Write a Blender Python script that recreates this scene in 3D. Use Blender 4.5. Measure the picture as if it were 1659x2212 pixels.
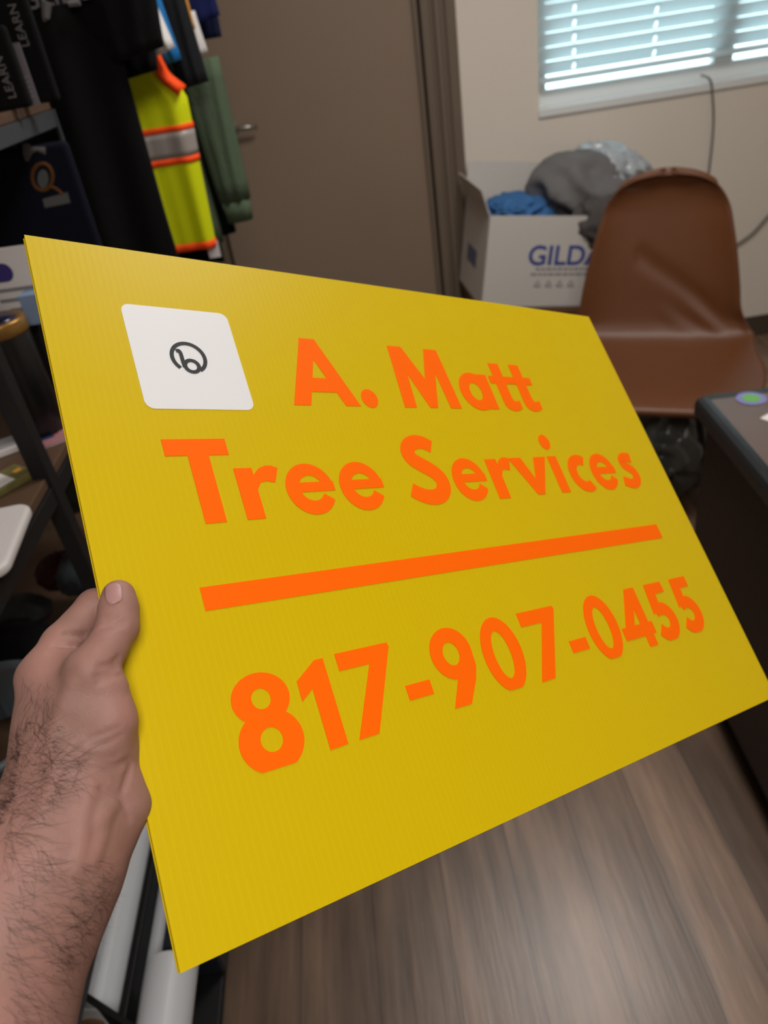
import bpy, bmesh, math, random
import numpy as np
from mathutils import Vector, Matrix, noise

for o in list(bpy.data.objects):
    bpy.data.objects.remove(o)
S = bpy.context.scene
COL = S.collection
rng = np.random.default_rng(7)
random.seed(7)

# ------------------------------------------------------------------ camera
F = 1600.0                                   # focal length in pixels of the 1659 x 2212 frame
PITCH, ROLL, EYE = math.radians(33.7), math.radians(9.0), 1.52
c_, s_ = math.cos, math.sin
FW = np.array([0, c_(PITCH), -s_(PITCH)])
_r0 = np.array([1.0, 0, 0]); _d0 = np.array([0, -s_(PITCH), -c_(PITCH)])
RT = c_(ROLL) * _r0 + s_(ROLL) * _d0
DN = -s_(ROLL) * _r0 + c_(ROLL) * _d0
CAM = np.array([0, 0, EYE])
cam_d = bpy.data.cameras.new('camera'); cam = bpy.data.objects.new('camera', cam_d); COL.objects.link(cam)
cam_d.sensor_fit = 'AUTO'; cam_d.sensor_width = 36.0; cam_d.lens = F / 2212 * 36.0
cam_d.clip_start = 0.02
m = Matrix.Identity(4)
for i in range(3):
    m[i][0] = RT[i]; m[i][1] = -DN[i]; m[i][2] = -FW[i]; m[i][3] = CAM[i]
cam.matrix_world = m
cam_d.dof.use_dof = True; cam_d.dof.focus_distance = 0.47; cam_d.dof.aperture_fstop = 7.6
S.camera = cam

# ------------------------------------------------------------------ world, lamps, exposure
W = bpy.data.worlds.new('sky'); S.world = W; W.use_nodes = True
bgn = W.node_tree.nodes['Background']
bgn.inputs[0].default_value = (0.86, 0.965, 1.0, 1); bgn.inputs[1].default_value = 4.5
S.view_settings.view_transform = 'Standard'; S.view_settings.look = 'None'
S.view_settings.gamma = 1.0; S.view_settings.use_curve_mapping = False
S.view_settings.exposure = 0.0
CEIL = 2.62
LAMPS = [(0.60, 1.70, 0.6, 0.6, 23.0), (0.30, -0.75, 0.6, 1.2, 26.5)]
for (lx, ly, sx, sy, p) in LAMPS:
    ld = bpy.data.lights.new('ceiling_light', 'AREA'); ld.shape = 'RECTANGLE'; ld.size = sx; ld.size_y = sy
    ld.energy = p; ld.color = (1.0, 0.965, 0.925)
    lo = bpy.data.objects.new('ceiling_light', ld); COL.objects.link(lo); lo.location = (lx, ly, CEIL - 0.045)

# ------------------------------------------------------------------ helpers
def ray(x, y): return FW + (x - 829.5) / F * RT + (y - 1106) / F * DN
def at_z(x, y, z): d = ray(x, y); return CAM + d * (z - EYE) / d[2]
def at_y(x, y, Y): d = ray(x, y); return CAM + d * Y / d[1]
def at_x(x, y, X): d = ray(x, y); return CAM + d * X / d[0]

def lin(c):
    return tuple(((v / 255 / 12.92) if v / 255 <= 0.04045 else ((v / 255 + 0.055) / 1.055) ** 2.4) for v in c)

def mat(name, col, rough=0.6, spec=0.4, metal=0.0, bump=0.0, bscale=40.0, vary=0.0, vscale=6.0, coat=0.0, sss=0.0, trans=0.0, emit=0.0):
    M_ = bpy.data.materials.new(name); M_.use_nodes = True
    nt = M_.node_tree; b = nt.nodes['Principled BSDF']
    c = (*lin(col), 1)
    b.inputs['Base Color'].default_value = c
    b.inputs['Roughness'].default_value = rough; b.inputs['Specular IOR Level'].default_value = spec
    b.inputs['Metallic'].default_value = metal; b.inputs['Coat Weight'].default_value = coat
    tc = nt.nodes.new('ShaderNodeTexCoord')
    if vary > 0:
        n = nt.nodes.new('ShaderNodeTexNoise'); n.inputs['Scale'].default_value = vscale; n.inputs['Detail'].default_value = 5
        nt.links.new(tc.outputs['Object'], n.inputs['Vector'])
        mx = nt.nodes.new('ShaderNodeMix'); mx.data_type = 'RGBA'
        mx.inputs[6].default_value = tuple(v * (1 - vary) for v in c[:3]) + (1,)
        mx.inputs[7].default_value = tuple(min(1, v * (1 + vary)) for v in c[:3]) + (1,)
        nt.links.new(n.outputs[0], mx.inputs[0]); nt.links.new(mx.outputs[2], b.inputs['Base Color'])
    if bump > 0:
        n = nt.nodes.new('ShaderNodeTexNoise'); n.inputs['Scale'].default_value = bscale; n.inputs['Detail'].default_value = 6
        nt.links.new(tc.outputs['Object'], n.inputs['Vector'])
        bp = nt.nodes.new('ShaderNodeBump'); bp.inputs['Strength'].default_value = bump; bp.inputs['Distance'].default_value = 0.01
        nt.links.new(n.outputs[0], bp.inputs['Height']); nt.links.new(bp.outputs[0], b.inputs['Normal'])
    if sss > 0:
        b.inputs['Subsurface Weight'].default_value = sss; b.inputs['Subsurface Radius'].default_value = (1, .35, .2)
        b.inputs['Subsurface Scale'].default_value = 0.006
    if trans > 0:
        b.inputs['Transmission Weight'].default_value = trans
    if emit > 0:
        b.inputs['Emission Color'].default_value = c; b.inputs['Emission Strength'].default_value = emit
    return M_

def link(name, verts, faces, m_, parent=None, smooth=False):
    me = bpy.data.meshes.new(name)
    me.from_pydata([tuple(map(float, v)) for v in verts], [], [tuple(map(int, f)) for f in faces])
    if m_ is not None: me.materials.append(m_)
    if smooth:
        me.polygons.foreach_set('use_smooth', [True] * len(me.polygons))
    me.update()
    o = bpy.data.objects.new(name, me); COL.objects.link(o)
    if parent is not None: o.parent = parent
    return o

def tag(o, label=None, cat=None, group=None, kind=None):
    if label: o['label'] = label
    if cat: o['category'] = cat
    if group: o['group'] = group
    if kind: o['kind'] = kind
    return o

def thing(name, label, cat, loc=(0, 0, 0), rz=0.0, group=None):
    o = bpy.data.objects.new(name, None); COL.objects.link(o)
    o.empty_display_size = 0.05
    o.location = tuple(float(v) for v in loc); o.rotation_euler = (0, 0, rz)
    return tag(o, label, cat, group)

class MB:
    """collects shapes into one mesh"""
    def __init__(s): s.v = []; s.f = []
    def add(s, v, f):
        n = len(s.v); s.v += [tuple(p) for p in v]; s.f += [tuple(i + n for i in q) for q in f]; return s
    def box(s, lo, hi, T=None):
        x0, y0, z0 = lo; x1, y1, z1 = hi
        v = [(x0, y0, z0), (x1, y0, z0), (x1, y1, z0), (x0, y1, z0), (x0, y0, z1), (x1, y0, z1), (x1, y1, z1), (x0, y1, z1)]
        if T is not None: v = [tuple(T @ Vector(p)) for p in v]
        return s.add(v, [(3, 2, 1, 0), (4, 5, 6, 7), (0, 1, 5, 4), (1, 2, 6, 5), (2, 3, 7, 6), (3, 0, 4, 7)])
    def tube(s, pts, r, n=10, cap=True):
        pts = [np.array(p, float) for p in pts]; k = len(pts)
        rr = [r] * k if np.isscalar(r) else list(r)
        v = []; ref = None
        for i, p in enumerate(pts):
            t = pts[min(i + 1, k - 1)] - pts[max(i - 1, 0)]; t /= np.linalg.norm(t) + 1e-12
            if ref is None:
                ref = np.cross(t, [0, 0, 1.0])
                if np.linalg.norm(ref) < 1e-3: ref = np.cross(t, [1.0, 0, 0])
            a = ref - t * (ref @ t); a /= np.linalg.norm(a) + 1e-12; b = np.cross(t, a); ref = a
            for j in range(n):
                q = 2 * math.pi * j / n; v.append(p + rr[i] * (a * math.cos(q) + b * math.sin(q)))
        f = [(i * n + j, i * n + (j + 1) % n, (i + 1) * n + (j + 1) % n, (i + 1) * n + j) for i in range(k - 1) for j in range(n)]
        if cap: f += [tuple(range(n))[::-1], tuple(range((k - 1) * n, k * n))]
        return s.add(v, f)
    def lathe(s, prof, n=32, c=(0, 0, 0), T=None):
        v = []
        for (r, z) in prof:
            for j in range(n):
                q = 2 * math.pi * j / n; p = (c[0] + r * math.cos(q), c[1] + r * math.sin(q), c[2] + z)
                v.append(tuple(T @ Vector(p)) if T is not None else p)
        k = len(prof)
        f = [(i * n + j, i * n + (j + 1) % n, (i + 1) * n + (j + 1) % n, (i + 1) * n + j) for i in range(k - 1) for j in range(n)]
        f += [tuple(range(n))[::-1], tuple(range((k - 1) * n, k * n))]
        return s.add(v, f)
    def prism(s, poly, z0, z1, T=None):
        n = len(poly); v = [(x, y, z0) for x, y in poly] + [(x, y, z1) for x, y in poly]
        if T is not None: v = [tuple(T @ Vector(p)) for p in v]
        return s.add(v, [tuple(range(n))[::-1], tuple(range(n, 2 * n))] + [(i, (i + 1) % n, n + (i + 1) % n, n + i) for i in range(n)])
    def strip(s, A, B, z0, z1, closed=False):
        """band between two equally long 2-D outlines A and B, extruded"""
        n = len(A)
        for i in range(n if closed else n - 1):
            j = (i + 1) % n
            s.prism([A[i], A[j], B[j], B[i]], z0, z1)
        return s
    def build(s, name, m_, parent=None, smooth=False, bevel=0.0, seg=2, angle=40):
        o = link(name, s.v, s.f, m_, parent, smooth)
        if bevel > 0:
            md = o.modifiers.new('bevel', 'BEVEL'); md.width = bevel; md.segments = seg; md.limit_method = 'ANGLE'; md.angle_limit = math.radians(angle)
        return o

def text(name, body, size, T, m_, parent=None, depth=0.0006, align='LEFT', bold=0.0):
    """lettering as a thin solid; T places its local xy plane"""
    cu = bpy.data.curves.new(name, 'FONT'); cu.body = body; cu.size = size; cu.extrude = depth; cu.align_x = align; cu.offset = bold
    tmp = bpy.data.objects.new(name, cu); COL.objects.link(tmp)
    dg = bpy.context.evaluated_depsgraph_get()
    me = bpy.data.meshes.new_from_object(tmp.evaluated_get(dg))
    bpy.data.objects.remove(tmp)
    me.transform(T); me.materials.clear(); me.materials.append(m_)
    o = bpy.data.objects.new(name, me); COL.objects.link(o)
    if parent is not None: o.parent = parent
    return o

def frame(o, x, y, z=None):
    """4x4 from origin and axes"""
    x = Vector(x).normalized(); y = Vector(y); y = (y - x * y.dot(x)).normalized(); z = x.cross(y)
    M_ = Matrix.Identity(4)
    for i in range(3): M_[i][0] = x[i]; M_[i][1] = y[i]; M_[i][2] = z[i]; M_[i][3] = float(o[i])
    return M_

def crumple(c, rad, seed, amp=0.18, freq=2.2, sub=4, flat=-9.0, T=None, soft=False):
    """lumpy cloth heap: ridged noise on an ellipsoid"""
    bm = bmesh.new(); bmesh.ops.create_icosphere(bm, subdivisions=sub, radius=1.0)
    for v in bm.verts:
        p = v.co.copy(); q = p * freq + Vector((seed * 3.1, seed * 1.7, seed))
        a = 1 - abs(noise.noise(q)) * 2; b = 1 - abs(noise.noise(q * 2.3)) * 2; d = noise.noise(q * 4.7)
        if soft: a, b, d = 1 - abs(noise.noise(q)) ** 1.5 * 3, .35 * (1 - abs(noise.noise(Vector((q.x * 3.0, q.y * 1.2, q.z * 1.2)))) * 2), .12 * d
        v.co = p * (1 + amp * (0.6 * a + 0.35 * b + 0.12 * d - 0.35))
    V = [Vector((v.co.x * rad[0], v.co.y * rad[1], max(v.co.z * rad[2], flat))) for v in bm.verts]
    if T is not None: V = [T @ p for p in V]
    V = [(p.x + c[0], p.y + c[1], p.z + c[2]) for p in V]
    Fc = [tuple(v.index for v in f.verts) for f in bm.faces]
    bm.free(); return V, Fc
# ------------------------------------------------------------------ materials
def wood_floor():
    M_ = bpy.data.materials.new('plank_floor'); M_.use_nodes = True; nt = M_.node_tree; b = nt.nodes['Principled BSDF']
    L = nt.links.new; N = nt.nodes.new
    tc = N('ShaderNodeTexCoord'); mp = N('ShaderNodeMapping'); mp.inputs['Rotation'].default_value = (0, 0, math.radians(90)); L(tc.outputs['Object'], mp.inputs[0])
    br = N('ShaderNodeTexBrick'); br.offset = 0.37; br.inputs['Scale'].default_value = 1.0
    br.inputs['Brick Width'].default_value = 1.2; br.inputs['Row Height'].default_value = 0.15; br.inputs['Mortar Size'].default_value = 0.0011
    br.inputs['Color1'].default_value = (*lin((140, 114, 95)), 1); br.inputs['Color2'].default_value = (*lin((84, 67, 55)), 1); br.inputs['Mortar'].default_value = (*lin((70, 58, 48)), 1)
    L(mp.outputs[0], br.inputs['Vector'])
    m2 = N('ShaderNodeMapping'); m2.inputs['Scale'].default_value = (26, 1.6, 1); L(tc.outputs['Object'], m2.inputs[0])
    n1 = N('ShaderNodeTexNoise'); n1.inputs['Scale'].default_value = 1.0; n1.inputs['Detail'].default_value = 8; n1.inputs['Roughness'].default_value = 0.65; L(m2.outputs[0], n1.inputs['Vector'])
    m3 = N('ShaderNodeMapping'); m3.inputs['Scale'].default_value = (7, 2.2, 1); L(tc.outputs['Object'], m3.inputs[0])
    n2 = N('ShaderNodeTexNoise'); n2.inputs['Scale'].default_value = 1.0; n2.inputs['Detail'].default_value = 4; L(m3.outputs[0], n2.inputs['Vector'])
    r1 = N('ShaderNodeMapRange'); r1.inputs[1].default_value = 0.3; r1.inputs[2].default_value = 0.7; r1.inputs[3].default_value = 0.55; r1.inputs[4].default_value = 1.4; L(n1.outputs[0], r1.inputs[0])
    r2 = N('ShaderNodeMapRange'); r2.inputs[1].default_value = 0.3; r2.inputs[2].default_value = 0.7; r2.inputs[3].default_value = 0.62; r2.inputs[4].default_value = 1.3; L(n2.outputs[0], r2.inputs[0])
    mu = N('ShaderNodeMath'); mu.operation = 'MULTIPLY'; L(r1.outputs[0], mu.inputs[0]); L(r2.outputs[0], mu.inputs[1])
    mx = N('ShaderNodeMix'); mx.data_type = 'RGBA'; mx.blend_type = 'MULTIPLY'; mx.inputs[0].default_value = 1
    L(br.outputs[0], mx.inputs[6]); L(mu.outputs[0], mx.inputs[7]); L(mx.outputs[2], b.inputs['Base Color'])
    b.inputs['Roughness'].default_value = 0.33; b.inputs['Specular IOR Level'].default_value = 0.5
    bp = N('ShaderNodeBump'); bp.inputs['Strength'].default_value = 0.25; bp.inputs['Distance'].default_value = 0.004; L(n1.outputs[0], bp.inputs['Height']); L(bp.outputs[0], b.inputs['Normal'])
    return M_

m_floor = wood_floor()
m_wall = mat('cream_wall_paint', (232, 222, 210), 0.85, 0.2, bump=0.35, bscale=160)
m_ceil = mat('ceiling_white', (225, 222, 215), 0.9, 0.2, bump=0.3, bscale=200)
m_door = mat('taupe_door_paint', (138, 119, 102), 0.5, 0.35, bump=0.08, bscale=30, vary=0.06, vscale=2.5)
m_trimp = mat('taupe_trim_paint', (112, 98, 84), 0.5, 0.35)
m_base = mat('dark_baseboard', (74, 64, 54), 0.5, 0.4)
m_white = mat('white_vinyl', (232, 234, 234), 0.35, 0.5)
m_black = mat('black_metal', (22, 22, 24), 0.45, 0.4)
m_grey = mat('grey_metal', (64, 66, 70), 0.5, 0.4, metal=0.2)
m_chrome = mat('brushed_metal', (170, 165, 155), 0.3, 0.5, metal=0.9)

def slat_mat():
    M_ = bpy.data.materials.new('blind_slat_white'); M_.use_nodes = True; nt = M_.node_tree
    b = nt.nodes['Principled BSDF']; b.inputs['Base Color'].default_value = (*lin((236, 238, 238)), 1); b.inputs['Roughness'].default_value = 0.35
    t = nt.nodes.new('ShaderNodeBsdfTranslucent'); t.inputs[0].default_value = (*lin((226, 236, 240)), 1)
    mx = nt.nodes.new('ShaderNodeMixShader'); mx.inputs[0].default_value = 0.5
    nt.links.new(b.outputs[0], mx.inputs[1]); nt.links.new(t.outputs[0], mx.inputs[2]); nt.links.new(mx.outputs[0], nt.nodes['Material Output'].inputs[0])
    return M_
def glass_mat(name, tint=(235, 245, 245)):
    M_ = bpy.data.materials.new(name); M_.use_nodes = True; nt = M_.node_tree
    nt.nodes.remove(nt.nodes['Principled BSDF'])
    t = nt.nodes.new('ShaderNodeBsdfTransparent'); t.inputs[0].default_value = (*lin(tint), 1)
    g = nt.nodes.new('ShaderNodeBsdfGlossy'); g.inputs['Roughness'].default_value = 0.03
    fr = nt.nodes.new('ShaderNodeFresnel'); fr.inputs[0].default_value = 1.3
    mx = nt.nodes.new('ShaderNodeMixShader'); nt.links.new(fr.outputs[0], mx.inputs[0])
    nt.links.new(t.outputs[0], mx.inputs[1]); nt.links.new(g.outputs[0], mx.inputs[2]); nt.links.new(mx.outputs[0], nt.nodes['Material Output'].inputs[0])
    return M_
m_slat = slat_mat(); m_cord = slat_mat(); m_cord.node_tree.nodes['Mix Shader'].inputs[0].default_value = .85; m_glass = glass_mat('window_glass')

# ------------------------------------------------------------------ the room
XL, XR, YB, YF = -2.0, 2.9, -2.4, 3.3
WX0, WX1, WZ0, WZ1 = 0.866, 2.30, 1.115, 2.15       # window opening
CASE0, CASE1 = 0.40, 0.555                          # door casing, hinge side
DX0 = -0.47                                         # latch side of the door
def struct(o): return tag(o, kind='structure')

struct(MB().box((XL - .1, YB - .1, -.1), (XR + .1, YF + .25, 0)).build('floor', m_floor))
struct(MB().box((XL - .1, YB - .1, CEIL), (XR + .1, YF + .25, CEIL + .1)).build('ceiling', m_ceil))
struct(MB().box((XL - .1, YB, 0), (XL, YF + .12, CEIL)).build('wall_left', m_wall))
struct(MB().box((XR, YB, 0), (XR + .1, YF + .12, CEIL)).build('wall_right', m_wall))
struct(MB().box((XL - .1, YB - .1, 0), (XR + .1, YB, CEIL)).build('wall_back', m_wall))
w = MB()
DH = 2.05
w.box((XL, YF, 0), (DX0 - .02, YF + .12, CEIL)); w.box((DX0 - .02, YF, DH), (CASE0 + .03, YF + .12, CEIL))
w.box((CASE0 + .03, YF, 0), (WX0, YF + .12, CEIL)); w.box((WX0, YF, 0), (WX1, YF + .12, WZ0)); w.box((WX0, YF, WZ1), (WX1, YF + .12, CEIL)); w.box((WX1, YF, 0), (XR, YF + .12, CEIL))
struct(w.build('wall_front', m_wall))
struct(MB().box((CASE1, YF - .014, 0), (XR, YF, .085)).box((CASE1, YF - .009, .085), (XR, YF, .098)).build('baseboard_front', m_base))
struct(MB().box((XL, YF - .014, 0), (DX0 - .15, YF, .098)).build('baseboard_left', m_base))

# brown door with its casing and lever
door = MB().box((DX0, YF + .01, .008), (CASE0, YF + .05, DH - .01)).build('door_1', m_door, bevel=.003); struct(door)
lev = thing('door_handle', None, None, (0, 0, 0)); lev.parent = door
p = at_y(505, 282, YF - .03)
mb = MB(); T = Matrix.Translation((p[0] - .02, YF + .01, p[2])) @ Matrix.Rotation(math.radians(90), 4, 'X')
mb.lathe([(.034, 0), (.034, .006), (.028, .011), (.012, .013), (.012, .045)], 28, T=T)
mb.build('handle_rose', m_chrome, lev, smooth=False, bevel=.0005)
MB().tube([(p[0] - .02, YF - .038, p[2]), (p[0] - .005, YF - .045, p[2] + .004), (p[0] + .05, YF - .045, p[2] + .006), (p[0] + .095, YF - .04, p[2] + .002)], [.011, .011, .009, .007], 14).build('lever', m_chrome, lev, smooth=True)
tr = MB()
tr.prism([(CASE0 - .005, YF + .02), (CASE0 - .005, YF - .01), (CASE0 + .012, YF - .01), (CASE0 + .015, YF + .02)], 0, DH + .1)
tr.prism([(CASE0 + .018, YF + .02), (CASE0 + .022, YF - .028), (CASE0 + .052, YF - .032), (CASE0 + .058, YF - .018), (CASE0 + .066, YF - .018), (CASE0 + .072, YF - .030), (CASE0 + .092, YF - .030), (CASE0 + .098, YF - .014), (CASE0 + .108, YF - .014), (CASE0 + .115, YF - .024), (CASE0 + .148, YF - .022), (CASE1, YF - .012), (CASE1, YF + .02)], 0, DH + .1)
tr.box((CASE0 - .03, YF + .052, 0), (CASE0 + .06, YF + .10, DH + .02)); struct(tr.build('trim_1', m_trimp))
struct(MB().box((DX0 - .06, YF + .052, 0), (DX0 + .03, YF + .10, DH + .02)).box((DX0, YF + .052, DH - .04), (CASE0, YF + .10, DH + .02)).box((DX0 - .06, YF + .09, 0), (CASE0 + .06, YF + .13, .02)).box((DX0 - .11, YF - .022, 0), (DX0 - .01, YF + .02, DH + .1)).box((DX0 - .11, YF - .022, DH), (CASE0 + .02, YF + .02, DH + .1)).build('trim_2', m_trimp, bevel=.004))

# window: frame, panes, sill
wf = MB()
wf.box((WX0, YF + .075, WZ0), (WX1, YF + .12, WZ0 + .06)); wf.box((WX0, YF + .075, WZ1 - .05), (WX1, YF + .12, WZ1))
wf.box((WX0, YF + .075, WZ0 + .06), (WX0 + .05, YF + .12, WZ1 - .05)); wf.box((WX1 - .05, YF + .075, WZ0 + .06), (WX1, YF + .12, WZ1 - .05)); wf.box((1.60, YF + .07, WZ0 + .06), (1.68, YF + .12, WZ1 - .05))
win = struct(wf.build('window_1', m_white, bevel=.004))
MB().box((WX0 + .05, YF + .098, WZ0 + .06), (1.60, YF + .102, WZ1 - .05)).build('pane', m_glass, win)
MB().box((1.68, YF + .098, WZ0 + .06), (WX1 - .05, YF + .102, WZ1 - .05)).build('pane', m_glass, win)
MB().box((WX0 - .004, YF - .012, WZ0 - .028), (WX1 + .004, YF + .075, WZ0 + .004)).build('sill', m_white, win, bevel=.004)
# white blind
bl = thing('window_blind', 'white horizontal slat blind hanging in the window', 'blind', (0, 0, 0))
pitch, zb = .0475, WZ0 + .098
MB().box((WX0 + .012, YF + .018, zb - .012), (WX1 - .012, YF + .062, zb + .008)).build('bottom_rail', m_slat, bl, bevel=.004)
zs = []
for k in range(19):
    z = zb + .04 + k * pitch; zs.append(z)
    a = math.radians(60); h = .0262; A_ = []; B_ = []
    prof = [(q, .0035 * (1 - q * q)) for q in np.linspace(-1, 1, 7)]
    smb = MB(); XH = [at_y(px_, 110, YF + .02)[0] for px_ in (1243, 1417)]; hw_ = .0045
    def seg(x0, x1, sel):
        V = []; k = len(sel)
        for X_ in (x0, x1):
            for off in (0, .0022):
                for q, bow in sel:
                    s0 = q * h; n0 = bow + off
                    V.append((X_, YF + .04 + s0 * math.cos(a) - n0 * math.sin(a), z - s0 * math.sin(a) - n0 * math.cos(a)))
        fs = []
        for j in range(k - 1):
            fs += [(j, j + 1, 2 * k + 1 + j, 2 * k + j), (k + 1 + j, k + j, 3 * k + j, 3 * k + 1 + j)]
        fs += [(0, 2 * k, 3 * k, k), (k - 1, 2 * k - 1, 4 * k - 1, 3 * k - 1), tuple(range(k)) + tuple(range(2 * k - 1, k - 1, -1)), tuple(range(3 * k - 1, 2 * k - 1, -1)) + tuple(range(3 * k, 4 * k))]
        smb.add(V, fs)
    cuts = [WX0 + .01] + [x + d for x in XH for d in (-hw_, hw_)] + [WX1 - .01]
    for c0 in range(0, len(cuts), 2): seg(cuts[c0], cuts[c0 + 1], prof)
    for x in XH: seg(x - hw_, x + hw_, prof[:3]); seg(x - hw_, x + hw_, prof[5:])   # cord slots
    smb.build('slat', m_slat, bl)
for px_, in ((1243,), (1417,)):
    X_ = at_y(px_, 110, YF + .02)[0]
    cd = MB()
    cd.tube([(X_, YF + .04, zb), (X_, YF + .04, WZ1 - .06)], .0008, 6)
    cd.build('ladder_cord', m_cord, bl, smooth=True)
MB().box((WX0 + .008, YF + .012, WZ1 - .05), (WX1 - .008, YF + .065, WZ1 - .004)).build('headrail', m_white, bl, bevel=.003)

# ceiling light fittings (the lamps themselves are at the top)
m_diff = mat('lamp_diffuser', (255, 246, 236), 0.5, 0.2, emit=2.2)
for i, (lx, ly, sx, sy, p_) in enumerate(LAMPS):
    t = thing('ceiling_lamp', ['square white flush ceiling light near the window', 'long white flush ceiling light behind the photographer'][i], 'lamp', (lx, ly, CEIL))
    MB().box((-sx / 2 - .03, -sy / 2 - .03, -.03), (sx / 2 + .03, sy / 2 + .03, 0)).build('housing', m_white, t, bevel=.004)
    MB().box((-sx / 2, -sy / 2, -.036), (sx / 2, sy / 2, -.0305)).build('diffuser', m_diff, t)

# two thin cables on the window wall
m_cable = mat('grey_cable', (120, 112, 102), 0.5, 0.4)
def catmull(P, n=8):
    P = [np.array(p, float) for p in P]; P = [2 * P[0] - P[1]] + P + [2 * P[-1] - P[-2]]; out = []
    for i in range(1, len(P) - 2):
        for k in range(n):
            t = k / n; a, b, c, d = P[i - 1:i + 3]
            out.append(.5 * (2 * b + (c - a) * t + (2 * a - 5 * b + 4 * c - d) * t * t + (3 * b - a - 3 * c + d) * t ** 3))
    out.append(P[-2]); return out
tag(MB().tube(catmull([(1.535, YF + .03, WZ0 + .03), (1.545, YF - .016, WZ0 + .02), at_y(1538, 190, YF - .016), at_y(1541, 270, YF - .012), at_y(1530, 380, YF - .008), (1.58, YF - .008, .5), (1.6, YF - .02, .02)]), .0045, 8).build('cable', m_cable, smooth=True), 'thin grey cable hanging straight down from the window sill', 'cable')
tag(MB().tube(catmull([at_y(1740, 380, YF - .01), at_y(1659, 468, YF - .01), at_y(1625, 505, YF - .01), at_y(1590, 530, YF - .01), (1.62, YF - .01, .38), (1.5, YF - .03, .02)]), .006, 8).build('cable', m_cable, smooth=True), 'grey cable curving across the wall at the right of the chair back', 'cable')
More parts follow.
